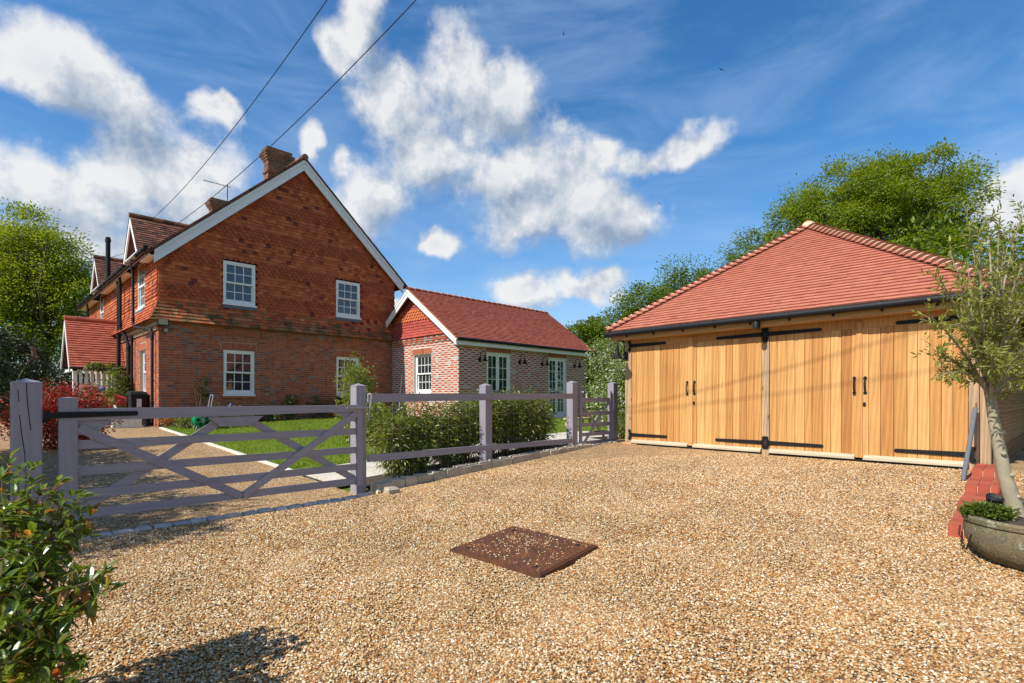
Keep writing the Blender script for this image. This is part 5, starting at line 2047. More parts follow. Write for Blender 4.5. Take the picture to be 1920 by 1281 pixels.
# ------------------------------------------------------------------ things by the porch and the house wall
rack = thing('shelf_rack', 'dark shelf rack with white uprights and boots against the porch', 'rack', (2.75, 22.2, G(2.7, 22.2)))
g0 = G(2.7, 22.2)
for z in (1.58, 1.24, .85):
    MB().box(2.5, 3.35, 22.05, 22.4, z, z + .03).build('shelf', 'white_paint', rack)
for x in (2.5, 3.32):
    MB().box(x, x + .03, 22.06, 22.4, g0, 1.58).build('upright', 'white_paint', rack)
MB().box(2.5, 3.35, 22.38, 22.4, g0, 1.58).build('back_panel', 'dark_inside', rack)
for i, (x, z, m) in enumerate(((2.68, 1.27, 'lens'), (2.8, 1.27, 'black_plastic'), (3.15, 1.27, 'black_plastic'), (2.7, .88, 'black_plastic'), (2.9, .88, 'lens'), (3.1, .88, 'black_plastic'))):
    m_ = MB()
    m_.lathe((x, 22.2, z), [(.06, 0), (.07, .08), (.05, .14), (.03, .18)], 10)
    tag(m_.build('jar', m, smooth=True), ('pale', 'dark')[m == 'black_plastic'] + ' jar on the ' + ('middle', 'lower')[z < 1] + ' shelf of the porch rack, ' + ('nearest the drive', 'next along', 'by the far upright')[(0, 1, 2, 0, 1, 2)[i]], 'jar', 'jars on the porch rack')
for i, x in enumerate((2.92, 3.03)):
    m_ = MB()
    m_.tube([(x, 22.18, 1.27), (x, 22.19, 1.52)], [.04, .045], 8)
    m_.tube([(x, 22.19, 1.30), (x - .02, 22.08, 1.29)], [.038, .03], 8)
    tag(m_.build('rubber_boot', 'red_plastic', smooth=True), 'red rubber boot on the shelf rack by the porch', 'boot', 'red boots')
bk = thing('flower_basket', 'wicker basket of flowers on top of the shelf rack', 'basket', (2.72, 22.2, 1.61))
m_ = MB()
m_.lathe((2.72, 22.2, 1.61), [(.17, 0), (.21, .12)], 14)
m_.build('basket', 'wicker', bk)
P, D, C = clumps([(2.72, 22.2, 1.80, .24, .2, .12)], 26, 14, .05)
leaf_obj('flowers', P, D, .06, .04, 'petal_mixed', bk)
m_ = MB()
m_.lathe((3.02, 22.2, 1.61), [(.05, 0), (.09, .08), (.1, .16), (.04, .24)], 12)
tag(m_.build('blue_pot', 'blue_cloth', smooth=True), 'small blue pot beside the flower basket', 'pot')
m_ = MB()
m_.lathe((3.24, 22.18, 1.61), [(.06, 0), (.1, .05), (.1, .12), (.03, .18)], 12)
tag(m_.build('black_bowl', 'black_plastic', smooth=True), 'black bowl at the end of the shelf rack', 'bowl')

wb = thing('wheeled_bin', 'black wheeled bin with pale sticker against the side wall', 'bin', (3.44, 19.1, G(3.44, 19.1)))
gz = G(3.44, 19.1)
m_ = MB()
m_.hexa([(3.28, 18.87, gz + .06), (3.6, 18.87, gz + .06), (3.6, 19.3, gz + .06), (3.28, 19.3, gz + .06), (3.24, 18.82, gz + .92), (3.64, 18.82, gz + .92), (3.64, 19.36, gz + .92), (3.24, 19.36, gz + .92)])
m_.build('body', 'black_plastic', wb)
m_ = MB()
m_.hexa([(3.22, 18.80, gz + .922), (3.66, 18.80, gz + .922), (3.66, 19.38, gz + .922), (3.22, 19.38, gz + .922), (3.25, 18.84, gz + 1.0), (3.63, 18.84, gz + 1.0), (3.63, 19.34, gz + 1.04), (3.25, 19.34, gz + 1.04)])
m_.build('lid', 'black_plastic', wb)
for x in (3.3, 3.58):
    MB().tube([(x - .03, 19.28, gz + .1), (x + .03, 19.28, gz + .1)], .1, 14).build('wheel', 'black_plastic', wb)
m_ = MB()
m_.hexa([(3.38, 18.828, gz + .55), (3.50, 18.828, gz + .55), (3.50, 18.85, gz + .55), (3.38, 18.85, gz + .55), (3.38, 18.814, gz + .80), (3.50, 18.814, gz + .80), (3.50, 18.84, gz + .80), (3.38, 18.84, gz + .80)])
m_.build('sticker', 'bin_label', wb)
rb = thing('toy_barrow', 'red and white plastic barrow tipped beside the black bin', 'barrow', (3.1, 19.7, G(3.1, 19.7)))
gz = G(3.1, 19.7)
MB().hexa([(3.0, 19.5, gz + .62), (3.22, 19.45, gz + .58), (3.28, 19.8, gz + .6), (3.05, 19.8, gz + .65), (2.93, 19.45, gz + .93), (3.2, 19.4, gz + .80), (3.3, 19.85, gz + .85), (3.0, 19.85, gz + .95)]).build('tray', 'red_plastic', rb)
for a, b in (((2.95, 19.42, gz + .62), (3.2, 19.3, gz)), ((3.0, 19.85, gz + .62), (3.25, 19.75, gz))):
    MB().tube([a, b], .03, 8).build('leg', 'white_paint', rb)
m_ = MB()
m_.lathe((3.62, 18.5, G(3.6, 18.5)), [(.14, 0), (.17, .3), (.18, .32)], 16)
tag(m_.build('pail', 'black_plastic', smooth=True), 'black pail at the foot of the house corner downpipe', 'bucket')
m_ = MB()
m_.lathe((3.62, 18.5, G(3.6, 18.5) + .32), [(.10, 0), (.15, .16)], 14)
tag(m_.build('red_basin', 'red_plastic', smooth=True), 'red basin set on the black pail by the house corner', 'basin')
wbx = thing('white_planter', 'low white boarded planter box on the drive by the bin', 'planter', (2.95, 18.2, G(2.95, 18.2)))
gz = G(2.95, 18.2)
for i in range(4):
    MB().box(2.7 + i * .16, 2.7 + i * .16 + .155, 17.9, 17.93, gz, gz + .33).build('board', 'cream_paint', wbx)
for i in range(3):
    MB().box(2.665, 2.695, 17.92 + i * .17, 17.92 + i * .17 + .165, gz, gz + .33).build('board', 'cream_paint', wbx)
MB().box(2.70, 3.33, 17.935, 18.40, gz, gz + .29).build('soil', 'soil', wbx)
hr = thing('hose_reel', 'green plastic hose reel cart on the lawn edge', 'hose reel', (4.35, 16.1, G(4.35, 16.1)))
gz = G(4.35, 16.1)
cx_, cy_, cz_ = 4.35, 16.1, gz + .27
RX = Matrix.Rotation(math.pi / 2, 3, 'X')
for y in (-.13, .13):
    m_ = MB()
    m_.lathe((cx_, cy_ + y, cz_), [(.2, -.015), (.215, -.005), (.215, .005), (.2, .015)], 24, RX)
    m_.build('side_disc', 'green_plastic', hr, smooth=True)
m_ = MB()
m_.lathe((cx_, cy_, cz_), [(.19, -.11), (.19, .11)], 20, RX)
m_.build('hose_coil', 'green_plastic', hr, smooth=True)
m_ = MB()
for k in range(5):
    a = 2 * math.pi * k / 5 + .5
    m_.lathe((cx_ + .12 * math.cos(a), cy_ - .148, cz_ + .12 * math.sin(a)), [(.045, -.004), (.045, .004)], 12, RX)
m_.build('disc_hole', 'black_plastic', hr)
m_ = MB()
m_.box(cx_ - .03, cx_ + .03, cy_ - .17, cy_ - .146, cz_ - .07, cz_ + .07)
m_.build('crank', 'galvanised', hr)
m_ = MB()
for y in (-.12, .12):
    m_.tube([(cx_ + .16, cy_ + y, gz + .05), (cx_ + .2, cy_ + y, gz + .62), (cx_ + .26, cy_ + y, gz + .95)], .014, 8)
    m_.tube([(cx_ - .12, cy_ + y, cz_ - .1), (cx_ - .17, cy_ + y, gz)], .014, 8)
m_.tube([(cx_ + .26, cy_ - .12, gz + .95), (cx_ + .26, cy_ + .12, gz + .95)], .016, 8)
m_.build('handle', 'galvanised', hr)
for y in (-.17, .17):
    m_ = MB()
    m_.lathe((cx_ + .2, cy_ + y, gz + .09), [(.09, -.02), (.09, .02)], 16, RX)
    m_.build('wheel', 'green_plastic', hr)
bx_, by_ = 12.84, 9.76
bg_ = G(bx_, by_)
bench = thing('low_bench', 'low tan timber bench on the grass seen through the little gate', 'bench', (bx_, by_, bg_))
for k in range(3):
    MB().box(bx_ - .5, bx_ + .5, by_ - .2 + k * .135, by_ - .2 + k * .135 + .125, bg_ + .24, bg_ + .28).build('slat', 'fresh_timber', bench)
for sx in (-.42, .36):
    for sy in (-.17, .12):
        MB().box(bx_ + sx, bx_ + sx + .06, by_ + sy, by_ + sy + .06, bg_ - .02, bg_ + .24).build('leg', 'fresh_timber', bench)
# ------------------------------------------------------------------ planting
def lobes_at(lst):
    """(photo x, photo y, metres ahead, half-width, half-depth, half-height)"""
    out = []
    for px, py, d, rw, rd, rh in lst:
        q = at(px, py, d)
        out.append((q.x, q.y, q.z, rw, rd, rh))
    return out


def base_at(px, d):
    q = at(px, 747, d)
    return Vector((q.x, q.y, G(q.x, q.y) - .05))


tree('ash_tree', 'large light green tree rising behind the garage roof', base_at(1625, 25), lobes_at([(1700, 400, 25, 2.9, 2.9, 2.9), (1600, 390, 25.5, 2.6, 2.6, 2.1), (1520, 430, 25, 2.0, 2.2, 2.0), (1770, 380, 24.5, 1.5, 1.8, 2.1), (1745, 490, 24, 1.8, 1.8, 1.6), (1580, 510, 24.5, 2.6, 2.2, 1.7), (1460, 500, 25, 1.5, 1.6, 1.2), (1690, 330, 25, 1.7, 1.8, 1.2), (1680, 580, 25, 3.0, 2.4, 1.6), (1500, 375, 25.5, 1.0, 1.2, .9)]), 600, 210, .31, .125, 'leaf_ash', .32, at(1640, 380, 25), 120, shell=2.0)
tree('oak_tree', 'rounded mid green tree between annexe and garage roof', base_at(1270, 30), lobes_at([(1275, 545, 30, 1.6, 1.8, 1.5), (1215, 580, 30, 1.7, 1.8, 1.4), (1170, 620, 30, 1.3, 1.6, 1.2), (1300, 600, 30, 2.2, 2, 1.8), (1230, 660, 30, 2.8, 2.4, 2.0), (1305, 525, 30.5, .8, .9, .8)]), 330, 170, .34, .145, 'leaf_oak', .25, at(1260, 580, 30), 40)
tree('hawthorn_tree', 'smaller dark green tree beyond the annexe\'s far end', base_at(1110, 34), lobes_at([(1115, 630, 34, 1.5, 1.8, 1.0), (1090, 645, 34, 1.2, 1.5, 1.1), (1145, 650, 34, 1.6, 1.8, 1.2), (1110, 690, 34, 2.4, 2, 1.6)]), 190, 110, .34, .19, 'leaf_oak', .2, at(1110, 640, 34), 24)
tree('field_maple', 'green tree behind the left hip of the garage roof', base_at(1400, 31), lobes_at([(1420, 480, 31, 1.5, 1.6, 1.3), (1385, 510, 31, 1.1, 1.4, 1.1), (1440, 540, 31, 2.4, 2.2, 1.8), (1360, 545, 31, .9, 1.0, .7)]), 170, 170, .34, .145, 'leaf_oak', .22, at(1420, 500, 31), 20)
tree('sycamore_tree', 'leafy tree behind the olive at the garage corner', base_at(1960, 17), lobes_at([(1930, 470, 17, 1.0, 1.3, 1.0), (1885, 560, 17, .7, 1.0, .8), (1960, 560, 17, 1.6, 1.5, 1.3), (1930, 640, 17, 1.3, 1.4, 1.1), (2010, 480, 17, 1.5, 1.5, 1.6)]), 150, 120, .24, .13, 'leaf_oak', .2, at(1960, 520, 17), 24)
tree('lime_tree', 'tall sunlit yellow green tree beyond the porch', base_at(80, 27), lobes_at([(40, 450, 27, 1.9, 2.0, 1.5), (110, 490, 27, 1.7, 1.9, 1.5), (145, 550, 27, 1.15, 1.6, 1.6), (70, 560, 27, 2.4, 2.2, 2.0), (10, 530, 27, 2.2, 2.0, 2.2), (-60, 480, 27, 2.2, 2.0, 2.2), (60, 640, 27, 2.4, 2.0, 1.6), (150, 620, 27, 1.0, 1.2, 1.1)]), 480, 150, .34, .145, 'leaf_lime', .3, at(80, 540, 27), 90, shell=2.0)
tree('conifer_hedge', 'dark evergreen at the shaded left edge beside the drive', Vector((-1.2, 10.2, .2)), [(-.45, 9.8, 1.5, .62, .9, 1.5), (-.9, 11.2, 1.9, 1.0, 1.2, 1.9), (-1.9, 9.6, 2.0, 1.2, 1.3, 2.0), (-1.6, 12.6, 2.2, 1.2, 1.4, 2.2)], 330, 110, .15, .085, 'leaf_dark', .12, (-1.2, 10.2, 2.4), 20, bark='twig', zmin=.3)
tree('yew_tree', 'dark yew standing beyond the drive under the tall sunlit tree', base_at(60, 19), lobes_at([(75, 735, 19, 1.6, 1.6, 1.1), (-10, 700, 19, 1.4, 1.6, 1.7), (120, 735, 19, .8, 1.0, .9)]), 260, 110, .2, .10, 'leaf_dark', .16, at(60, 650, 19), 20, bark='twig', zmin=.4)
# trees out on the sunward side whose shade crosses the drive and the hinge post
tree('screen_tree', 'broad evergreen on the sunward side of the gate', Vector((-4.6, 8.6, .1)), [(-4.6, 8.4, 4.5, 1.5, 1.7, 2.0), (-4.6, 6.75, 4.5, 1.3, .75, 2.3), (-4.4, 10.6, 3.6, 1.6, 1.6, 2.0), (-4.9, 7.3, 3.0, 1.4, .9, 1.6), (-4.6, 13.0, 4.0, 1.7, 1.6, 2.2)], 380, 110, .22, .12, 'leaf_dark', .22, (-4.6, 9.0, 4.2), 26, zmin=1.0)

for k_, (x_, y_, h_) in enumerate(((21.5, -3.5, 4.6), (26.5, 2.5, 5.2), (19, -9.5, 5.0), (31, -8, 5.5))):
    tree('boundary_tree', 'tall boundary tree beyond the garage, ' + ('in line with its side wall', 'behind its back wall', 'nearest the lane', 'farthest out in the field')[k_], Vector((x_, y_, .45)), [(x_, y_, h_, 2.9, 2.9, 2.9), (x_ - 1, y_ + 1.5, h_ - 1.8, 2.6, 2.4, 2.3), (x_ + 1, y_ - 1.5, h_ - 1.8, 2.6, 2.4, 2.3)], 150, 70, .5, .30, 'leaf_oak', .3, (x_, y_, h_), 20, 'boundary trees')
# blossom between annexe and garage
tree('viburnum_shrub', 'tall white flowering shrub between annexe and oak garage', base_at(1164, 17.2), lobes_at([(1166, 700, 17.5, 1.0, 1.0, 1.05), (1158, 760, 17, .95, .95, 1.0), (1185, 745, 16.5, 1.1, 1.0, 1.3), (1160, 662, 18, .85, .85, .75), (1160, 800, 16.5, .9, .8, .5)]), 360, 120, .16, .085, 'leaf_blossom', .08, at(1166, 710, 17.5), 30, cat='shrub', bark='twig', zmin=.5, stem='stem')
bush('low_shrub', 'low bright green shrub at the oak garage corner behind the little gate', at(1163, 800, 12.6), (.3, .3, .42), 1400, .06, 'leaf_shrub')

# photinia hedge behind the rails
hedge_x = [4.55, 5.0, 5.5, 5.95, 6.45, 6.95, 7.4, 7.85]
ORD = ['first', 'second', 'third', 'fourth', 'fifth', 'sixth', 'seventh', 'eighth']
HL = ['narrow leaved hedge shrub behind the rails, %s from the latch post' % o_ for o_ in ORD]
for i, x in enumerate(hedge_x):
    h = [.55, .60, .57, .60, .63, .62, .60, .55][i]
    bush('photinia_shrub', HL[i], (x, 6.93 + .04 * (i % 2)), (.33, .24, h), 2700, .085, 'leaf_hedge', 'hedge shrubs behind the rails', lw=.28, per=16, spread=.075, stems=16)
bush('golden_shrub', 'upright golden green shrub in front of the house by the latch post', at(668, 747, 11.6), (.36, .34, .98), 5200, .055, 'leaf_gold', lw=.6, per=22, spread=.09)
bush('golden_shrub', 'short wide golden shrub beside the upright one on the lawn', at(705, 747, 11.2), (.34, .3, .55), 2600, .055, 'leaf_gold', lw=.6, per=22, spread=.09)
bush('red_photinia', 'red tipped photinia bush beside the porch and drive', at(105, 747, 10.5), (.92, .6, .64), 9000, .075, 'leaf_red', lw=.38, per=26, spread=.1, upright=.5)
bush('green_shrub', 'dark leafy shrub beneath the red tipped bush', at(150, 747, 11.2), (.5, .4, .55), 2600, .06, 'leaf_border')
# creeper and pot plants by the side door
bush('climbing_plant', 'climbing plant with pale leaves around the black pipes', (3.28, 21.2), (.34, .38, .86), 2600, .075, 'leaf_creeper', lw=.6, ground=.65)
bush('climbing_plant', 'trailing shoot of pale leaves over the porch eave', (3.1, 22.2), (.55, .18, .16), 520, .08, 'leaf_creeper', lw=.6, ground=2.3, stems=8)
bush('pot_plant', 'golden potted plant spilling before the shelf rack', (2.95, 20.9), (.4, .32, .42), 1500, .07, 'leaf_gold', ground=.66)
# border along the gable wall
for i, (x, y, rx, rz, mat_, n) in enumerate(((5.1, 17.4, .28, .30, 'leaf_border', 700), (6.1, 17.35, .35, .22, 'leaf_border', 800), (7.3, 17.4, .42, .42, 'leaf_border', 1100), (8.3, 17.4, .4, .40, 'leaf_border', 1100), (9.2, 17.3, .5, .42, 'leaf_border', 1300), (10.2, 17.35, .4, .36, 'leaf_border', 900), (6.7, 17.3, .3, .2, 'leaf_shrub', 600))):
    bush('border_plant', 'low leafy plant in the gable bed, %s along from the house corner' % ['first', 'second', 'fourth', 'fifth', 'sixth', 'seventh', 'third'][i], (x, y), (rx, .22, rz), n, .06, mat_, 'border plants below the gable')
bush('climbing_rose', 'thin dark climber beside the lower gable window', (4.75, 17.62), (.3, .1, .75), 420, .06, 'leaf_border', stems=20)
bush('herb_clump', 'yellowish herb clump by the hose reel', (4.1, 16.6), (.3, .25, .2), 600, .05, 'leaf_gold')
bush('herb_clump', 'dry tan clump at the corner of the house', (3.82, 17.5), (.2, .15, .12), 300, .05, 'autumn_leaf')


def irises(c, n, label):
    x, y = c
    g = G(x, y)
    t = thing('iris_clump', label, 'flowers', (x, y, g))
    P = np.array([[x + random.gauss(0, .13), y + random.gauss(0, .1), g] for _ in range(n)])
    D = unit(np.array([[random.gauss(0, .16), random.gauss(0, .16), 1] for _ in range(n)]))
    leaf_obj('foliage', P, D, RNG.uniform(.3, .55, n), .03, 'leaf_shrub', t, flat=.1)
    k = 7
    F = P[RNG.choice(n, k)] + np.array([0, 0, .5]) + RNG.normal(size=(k, 3)) * .06
    F = np.repeat(F, 6, 0)
    leaf_obj('flower', F, unit(RNG.normal(size=F.shape) + np.array([0, 0, .3])), .07, .045, 'petal_iris', t)


irises((4.75, 16.0), 90, 'clump of pale violet irises right of the hose reel')
irises((5.35, 16.3), 90, 'clump of pale violet irises farther along toward the gable bed')


# ------------------------------------------------------------------ near bush, leaf by leaf
def near_bush():
    t = thing('foreground_bush', 'glossy leaved bush with a few orange leaves before the hinge post', 'bush', (-.03, 3.1, G(0, 3.1)))
    stems = MB()
    leaves = []
    ends = []
    spec = [(60, 880, 3.05), (20, 870, 3.1), (110, 905, 3.05), (150, 935, 3.0), (172, 965, 3.0), (40, 930, 2.9), (90, 960, 2.9), (10, 960, 2.8), (130, 990, 2.9), (60, 1000, 2.75), (20, 1030, 2.7), (105, 1020, 2.8), (160, 1005, 2.95),
            (195, 1075, 2.75), (180, 1095, 2.75), (150, 1085, 2.8), (205, 1105, 2.75), (120, 1120, 2.7), (70, 1075, 2.65), (20, 1095, 2.6), (45, 1140, 2.55), (95, 1160, 2.6), (140, 1150, 2.65), (10, 1170, 2.5), (60, 1200, 2.5), (110, 1210, 2.55), (150, 1235, 2.6), (30, 1240, 2.45), (85, 1255, 2.5), (130, 1270, 2.5), (-20, 910, 3.0), (-30, 1000, 2.8), (-30, 1100, 2.6), (-40, 1200, 2.5), (5, 905, 3.0), (75, 925, 3.1), (35, 1285, 2.45), (135, 925, 3.05), (-60, 950, 3.0), (-60, 1060, 2.8), (30, 985, 3.0), (85, 1040, 2.9), (45, 1060, 2.9), (-10, 1050, 2.8), (115, 965, 3.1), (0, 1230, 2.6), (60, 905, 3.15), (140, 960, 3.1)]
    base = Vector((-.05, 3.08, G(0, 3.1) - .03))
    for px, py, d in spec:
        e = at(px, py, d * .75)
        e.z = max(e.z, G(e.x, e.y) + .05)
        a = base + Vector((random.uniform(-.15, .15), random.uniform(-.15, .15), 0))
        m = a.lerp(e, .55) + Vector((0, 0, .12))
        path = [a, a.lerp(m, .5), m, m.lerp(e, .55), e]
        stems.tube(path, [.006, .005, .0035, .0025, .0018], 6)
        # whorls of leaves towards the tip
        dirn = (e - m).normalized()
        for w in range(7):
            f = 1 - w * .16
            p0 = m.lerp(e, max(f, .0))
            for k in range(7 if w == 0 else 5):
                q = Vector(RNG.normal(size=3)).normalized()
                ld = (dirn * (.9 if w == 0 else .35) + (q - dirn * q.dot(dirn)).normalized() * .9 + Z * (.25 if w == 0 else -.25)).normalized()
                leaves.append((p0 + Vector(RNG.normal(size=3)) * .008, ld, random.uniform(.046, .082) * (1 if w else .85)))
            if w and random.random() < .75:
                sd_ = p0 + Vector(RNG.normal(size=3)).normalized() * .07
                stems.tube([p0, sd_], [.002, .0012], 4)
                for k in range(6):
                    q = Vector(RNG.normal(size=3)).normalized()
                    ld = ((sd_ - p0).normalized() * .7 + q * .9).normalized()
                    leaves.append((sd_, ld, random.uniform(.04, .068)))
    stems.build('stem', 'twig', t)

    def unit_leaf(mb):
        # pointed oval, folded on the midrib, drooping tip; length 1
        prof = [(0, .0), (.12, .10), (.32, .185), (.55, .19), (.78, .115), (1, 0)]
        vs = []
        for x, w in prof:
            z = -.22 * x * x
            vs += [(x, -w, z + w * .35), (x, 0, z), (x, w, z + w * .35)]
        fs = []
        for i in range(5):
            b = i * 3
            fs += [(b, b + 1, b + 4, b + 3), (b + 1, b + 2, b + 5, b + 4)]
        mb.add(vs, fs)

    def leaf_matrix(p, d, L):
        side = d.cross(Vector((random.gauss(0, .25), random.gauss(0, .25), 1))).normalized()
        n = side.cross(d).normalized()
        return basis(p, d * L, -side * L, n * L)
    leaves.sort(key=lambda q: depth(q[0]))
    for i, (p, d, L) in enumerate(leaves[:300]):
        m = 'autumn_leaf' if random.random() < .045 else 'leaf_shrub'
        piece('leaf', shared_mesh('leaf', unit_leaf, m), t, leaf_matrix(p, d, L))
    rest = leaves[300:]
    tmp = MB()
    unit_leaf(tmp)
    B = np.array(tmp.v)
    mb = MB()
    for i, (p, d, L) in enumerate(rest):
        M = np.array(leaf_matrix(p, d, L))
        mb.cur = 1 if random.random() < .05 else 0
        mb.add([tuple(v) for v in B @ M[:3, :3].T + M[:3, 3]], tmp.f)
    mb.build('foliage', ['leaf_shrub', 'autumn_leaf'], t, kind='stuff')


near_bush()

# ------------------------------------------------------------------ lawn blades
n = 70000
xs = RNG.uniform(3.72, 11.3, n)
ysn = 8.45 + (17.25 - 8.45) * RNG.random(n) ** 1.25
P = np.stack([xs, ysn, np.array([G(a, b) for a, b in zip(xs, ysn)]) + .008], 1)
D = unit(np.stack([RNG.normal(0, .35, n), RNG.normal(0, .35, n), np.ones(n)], 1))
o = leaf_obj('grass', P, D, RNG.uniform(.03, .075, n), .009, 'grass_blade', None, flat=.0, fold=.1)
tag(o, 'short bright green lawn grass between drive and annexe', 'grass')
n = 9000
xs = RNG.uniform(11.3, 20.5, n)
ysn = RNG.uniform(8.5, 13.2, n)
P = np.stack([xs, ysn, np.array([G(a, b) for a, b in zip(xs, ysn)]) + .008], 1)
D = unit(np.stack([RNG.normal(0, .35, n), RNG.normal(0, .35, n), np.ones(n)], 1))
o = leaf_obj('grass', P, D, RNG.uniform(.04, .08, n), .013, 'grass_blade', None, flat=.0, fold=.1)
tag(o, 'lawn grass in front of the annexe french doors', 'grass')

# ------------------------------------------------------------------ overhead wires, birds
def wire(label, a, b, s, k):
    """span from a on the house past b, on to the pole; s is the sag between a and b"""
    a, b = Vector(a), Vector(b)
    S = s * k * k
    e = a + (b - a) * k + Z * 4 * S * (1 - 1 / k)
    mb = MB()
    mb.tube([a.lerp(e, i / 60) - Z * S * 4 * (i / 60) * (1 - i / 60) for i in range(61)], .0075, 6, True)
    tag(mb.build('overhead_wire', 'wire_black'), label, 'cable')
    return e


e1 = wire('overhead wire running down to the nearer dormer ridge', (3.95, 19.70, 7.10), at(700, -126, 6.6), .30, 2.0)
e2 = wire('overhead wire passing the big chimney to the farther dormer', (3.55, 26.5, 7.0), at(842, -66, 6.6), .80, 1.616)
tp = thing('telegraph_pole', 'tall timber pole across the lane carrying both wires', 'pole', ((e1.x + e2.x) / 2, e1.y - .1, .1))
px_, py_ = (e1.x + e2.x) / 2, e1.y - .1
MB().tube([(px_, py_, -.2), (px_, py_, 5), (px_, py_, max(e1.z, e2.z) + .3)], [.15, .13, .10], 12).build('shaft', 'bark', tp)
MB().bar(e1 + Vector((-.2, -.1, -.08)), e2 + Vector((.2, -.1, -.08)), .09, .11).build('crossarm', 'bark', tp)
for e_ in (e1, e2):
    MB().lathe(e_ + Vector((0, -.06, -.04)), [(.03, -.04), (.04, .0), (.03, .05)], 8).build('insulator', 'white_paint', tp)


def bird(label, p, s, a, bank):
    t = thing('bird', label, 'bird', p)
    p = Vector(p)
    M = Matrix.Rotation(a, 3, 'Z') @ Matrix.Rotation(bank, 3, 'X')
    mb = MB()
    body = [(-.5, .01), (-.4, .05), (-.15, .1), (.15, .11), (.35, .06), (.5, .01)]
    mb.tube([p + M @ Vector((x, 0, 0)) * s for x, r in body], [r * s for x, r in body], 8)
    for sg_ in (-1, 1):
        w = [Vector(v) for v in ((.2, 0, .02), (.28, sg_ * .5, .22), (-.05, sg_ * 1.15, .12), (-.15, sg_ * .5, .18), (-.15, 0, .02))]
        mb.prism([p + M @ v * s for v in w], tuple(M @ Vector((0, 0, .02)) * s))
    mb.prism([p + M @ Vector(v) * s for v in ((-.4, -.03, 0), (-.8, -.14, 0), (-.68, 0, 0), (-.8, .14, 0), (-.4, .03, 0))], tuple(M @ Vector((0, 0, .02)) * s))
    mb.build('body', 'bird_dark', t)


bird('dark bird gliding with wings spread in the clear blue sky', at(1352, 131, 28), .17, .6, .5)
bird('tiny bird flying steeply, highest in the sky', at(1057, 63, 42), .17, 2.2, 1.1)
bird('tiny dark bird low beside the big white cloud', at(1236, 382, 46), .14, 1.2, .7)

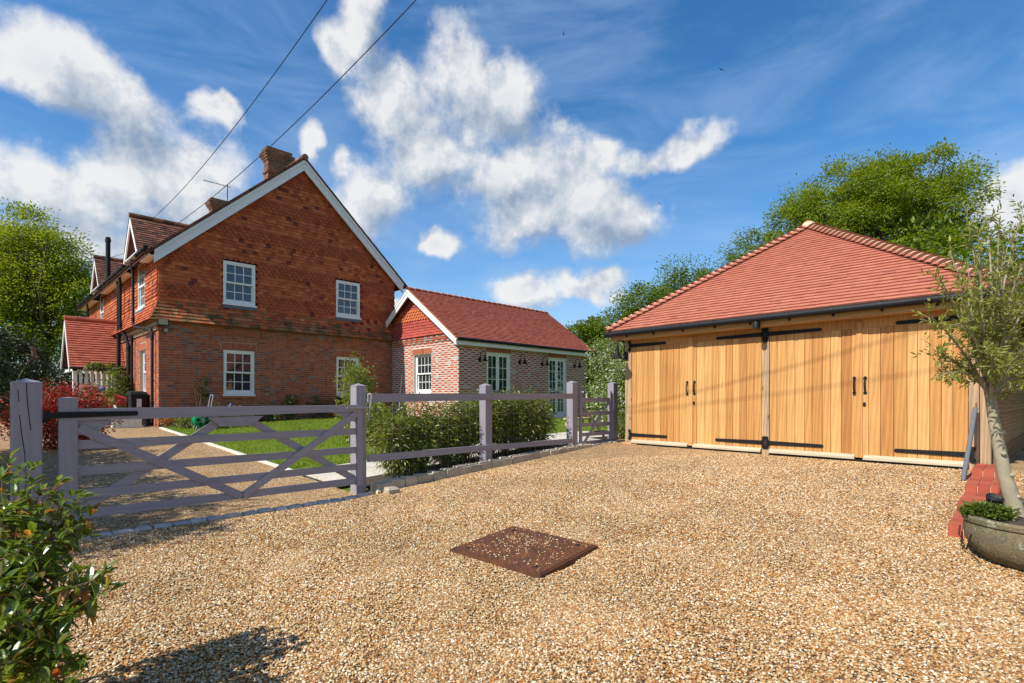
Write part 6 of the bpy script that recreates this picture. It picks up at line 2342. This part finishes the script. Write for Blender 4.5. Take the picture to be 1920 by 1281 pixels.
# ------------------------------------------------------------------ loose gravel stones (countless: one stuff object each)
def stones(name, label, quads, density, smin, smax, seed):
    V, F = [], []
    for q in quads:
        b = len(V)
        V.extend(q)
        F.append((b, b + 1, b + 2, b + 3))
    me = bpy.data.meshes.new(name)
    me.from_pydata(V, [], F)
    me.materials.append(MATS['gravel_stone'])
    o = link_obj(name, me)
    tag(o, label, 'gravel', kind='stuff')
    ng = bpy.data.node_groups.new(name + '_scatter', 'GeometryNodeTree')
    ng.interface.new_socket('Geometry', in_out='INPUT', socket_type='NodeSocketGeometry')
    ng.interface.new_socket('Geometry', in_out='OUTPUT', socket_type='NodeSocketGeometry')
    N = ng.nodes.new
    gi, go = N('NodeGroupInput'), N('NodeGroupOutput')
    dp = N('GeometryNodeDistributePointsOnFaces')
    dp.inputs['Density'].default_value = density
    dp.inputs['Seed'].default_value = seed
    ico = N('GeometryNodeMeshIcoSphere')
    ico.inputs['Radius'].default_value = 1.0
    ico.inputs['Subdivisions'].default_value = 1
    sm = N('GeometryNodeSetMaterial')
    sm.inputs['Material'].default_value = MATS['gravel_stone']
    sh = N('GeometryNodeSetShadeSmooth')
    sc = N('FunctionNodeRandomValue')
    sc.data_type = 'FLOAT_VECTOR'
    sc.inputs[0].default_value = (smin, smin, smin * .55)
    sc.inputs[1].default_value = (smax, smax, smax * .6)
    rt = N('FunctionNodeRandomValue')
    rt.data_type = 'FLOAT_VECTOR'
    rt.inputs[0].default_value = (-.5, -.5, 0)
    rt.inputs[1].default_value = (.5, .5, 6.28)
    rt.inputs['Seed'].default_value = 5
    ip = N('GeometryNodeInstanceOnPoints')
    Lk = ng.links.new
    Lk(gi.outputs[0], dp.inputs[0])
    Lk(ico.outputs[0], sm.inputs[0])
    Lk(sm.outputs[0], sh.inputs[0])
    Lk(dp.outputs[0], ip.inputs['Points'])
    Lk(sh.outputs[0], ip.inputs['Instance'])
    Lk(rt.outputs[0], ip.inputs['Rotation'])
    Lk(sc.outputs[0], ip.inputs['Scale'])
    Lk(ip.outputs[0], go.inputs[0])
    md = o.modifiers.new('scatter', 'NODES')
    md.node_group = ng
    return o


def gquads(x0, x1, y0, y1, s, test):
    out = []
    x = x0
    while x < x1:
        y = y0
        while y < y1:
            if test(x + s / 2, y + s / 2):
                out.append([(a, b, G(a, b) + .004) for a, b in ((x, y), (x + s, y), (x + s, y + s), (x, y + s))])
            y += s
        x += s
    return out


def seen(x, y, d0, d1):
    d = x * FW[0] + y * FW[1]
    r = x * RT[0] + y * RT[1]
    return d0 < d < d1 and abs(r) < d * 1.0 + .6


def inmh(x, y):
    c = 0
    for (xa, ya), (xb, yb) in zip(mhc, mhc[1:] + mhc[:1]):
        c += ((xb - xa) * (y - ya) - (yb - ya) * (x - xa)) < .012
    return c == 4


stones('gravel_stones', 'loose tan and cream pea gravel over the yard foreground', gquads(-2.5, 8, -2.5, 6.25, .0625, lambda x, y: seen(x, y, 1.9, 4.6) and not inmh(x, y)), 6500, .0050, .0105, 1)
stones('gravel_stones', 'tan and cream pea gravel across the middle of the yard', gquads(-2.5, 9.2, -2.5, 6.25, .0625, lambda x, y: seen(x, y, 4.6, 9.2) and not inmh(x, y)), 3800, .006, .0115, 2)
def mhq():
    a, b, c, d = [Vector((x, y, zz(x, y) + .008)) for x, y in mhc[::-1]]
    cc = (a + b + c + d) / 4
    return [tuple(cc + (q - cc) * .9) for q in (a, b, c, d)], [tuple(cc + (q - cc) * .45 + Vector((.08, .1, .001))) for q in (a, b, c, d)]
q1, q2 = mhq()
stones('gravel_stones', 'scattered gravel stones lying on the rusty cover plate', [q1], 420, .005, .009, 3)
stones('gravel_stones', 'denser patch of gravel stones in the middle of the rusty plate', [q2], 900, .005, .009, 4)
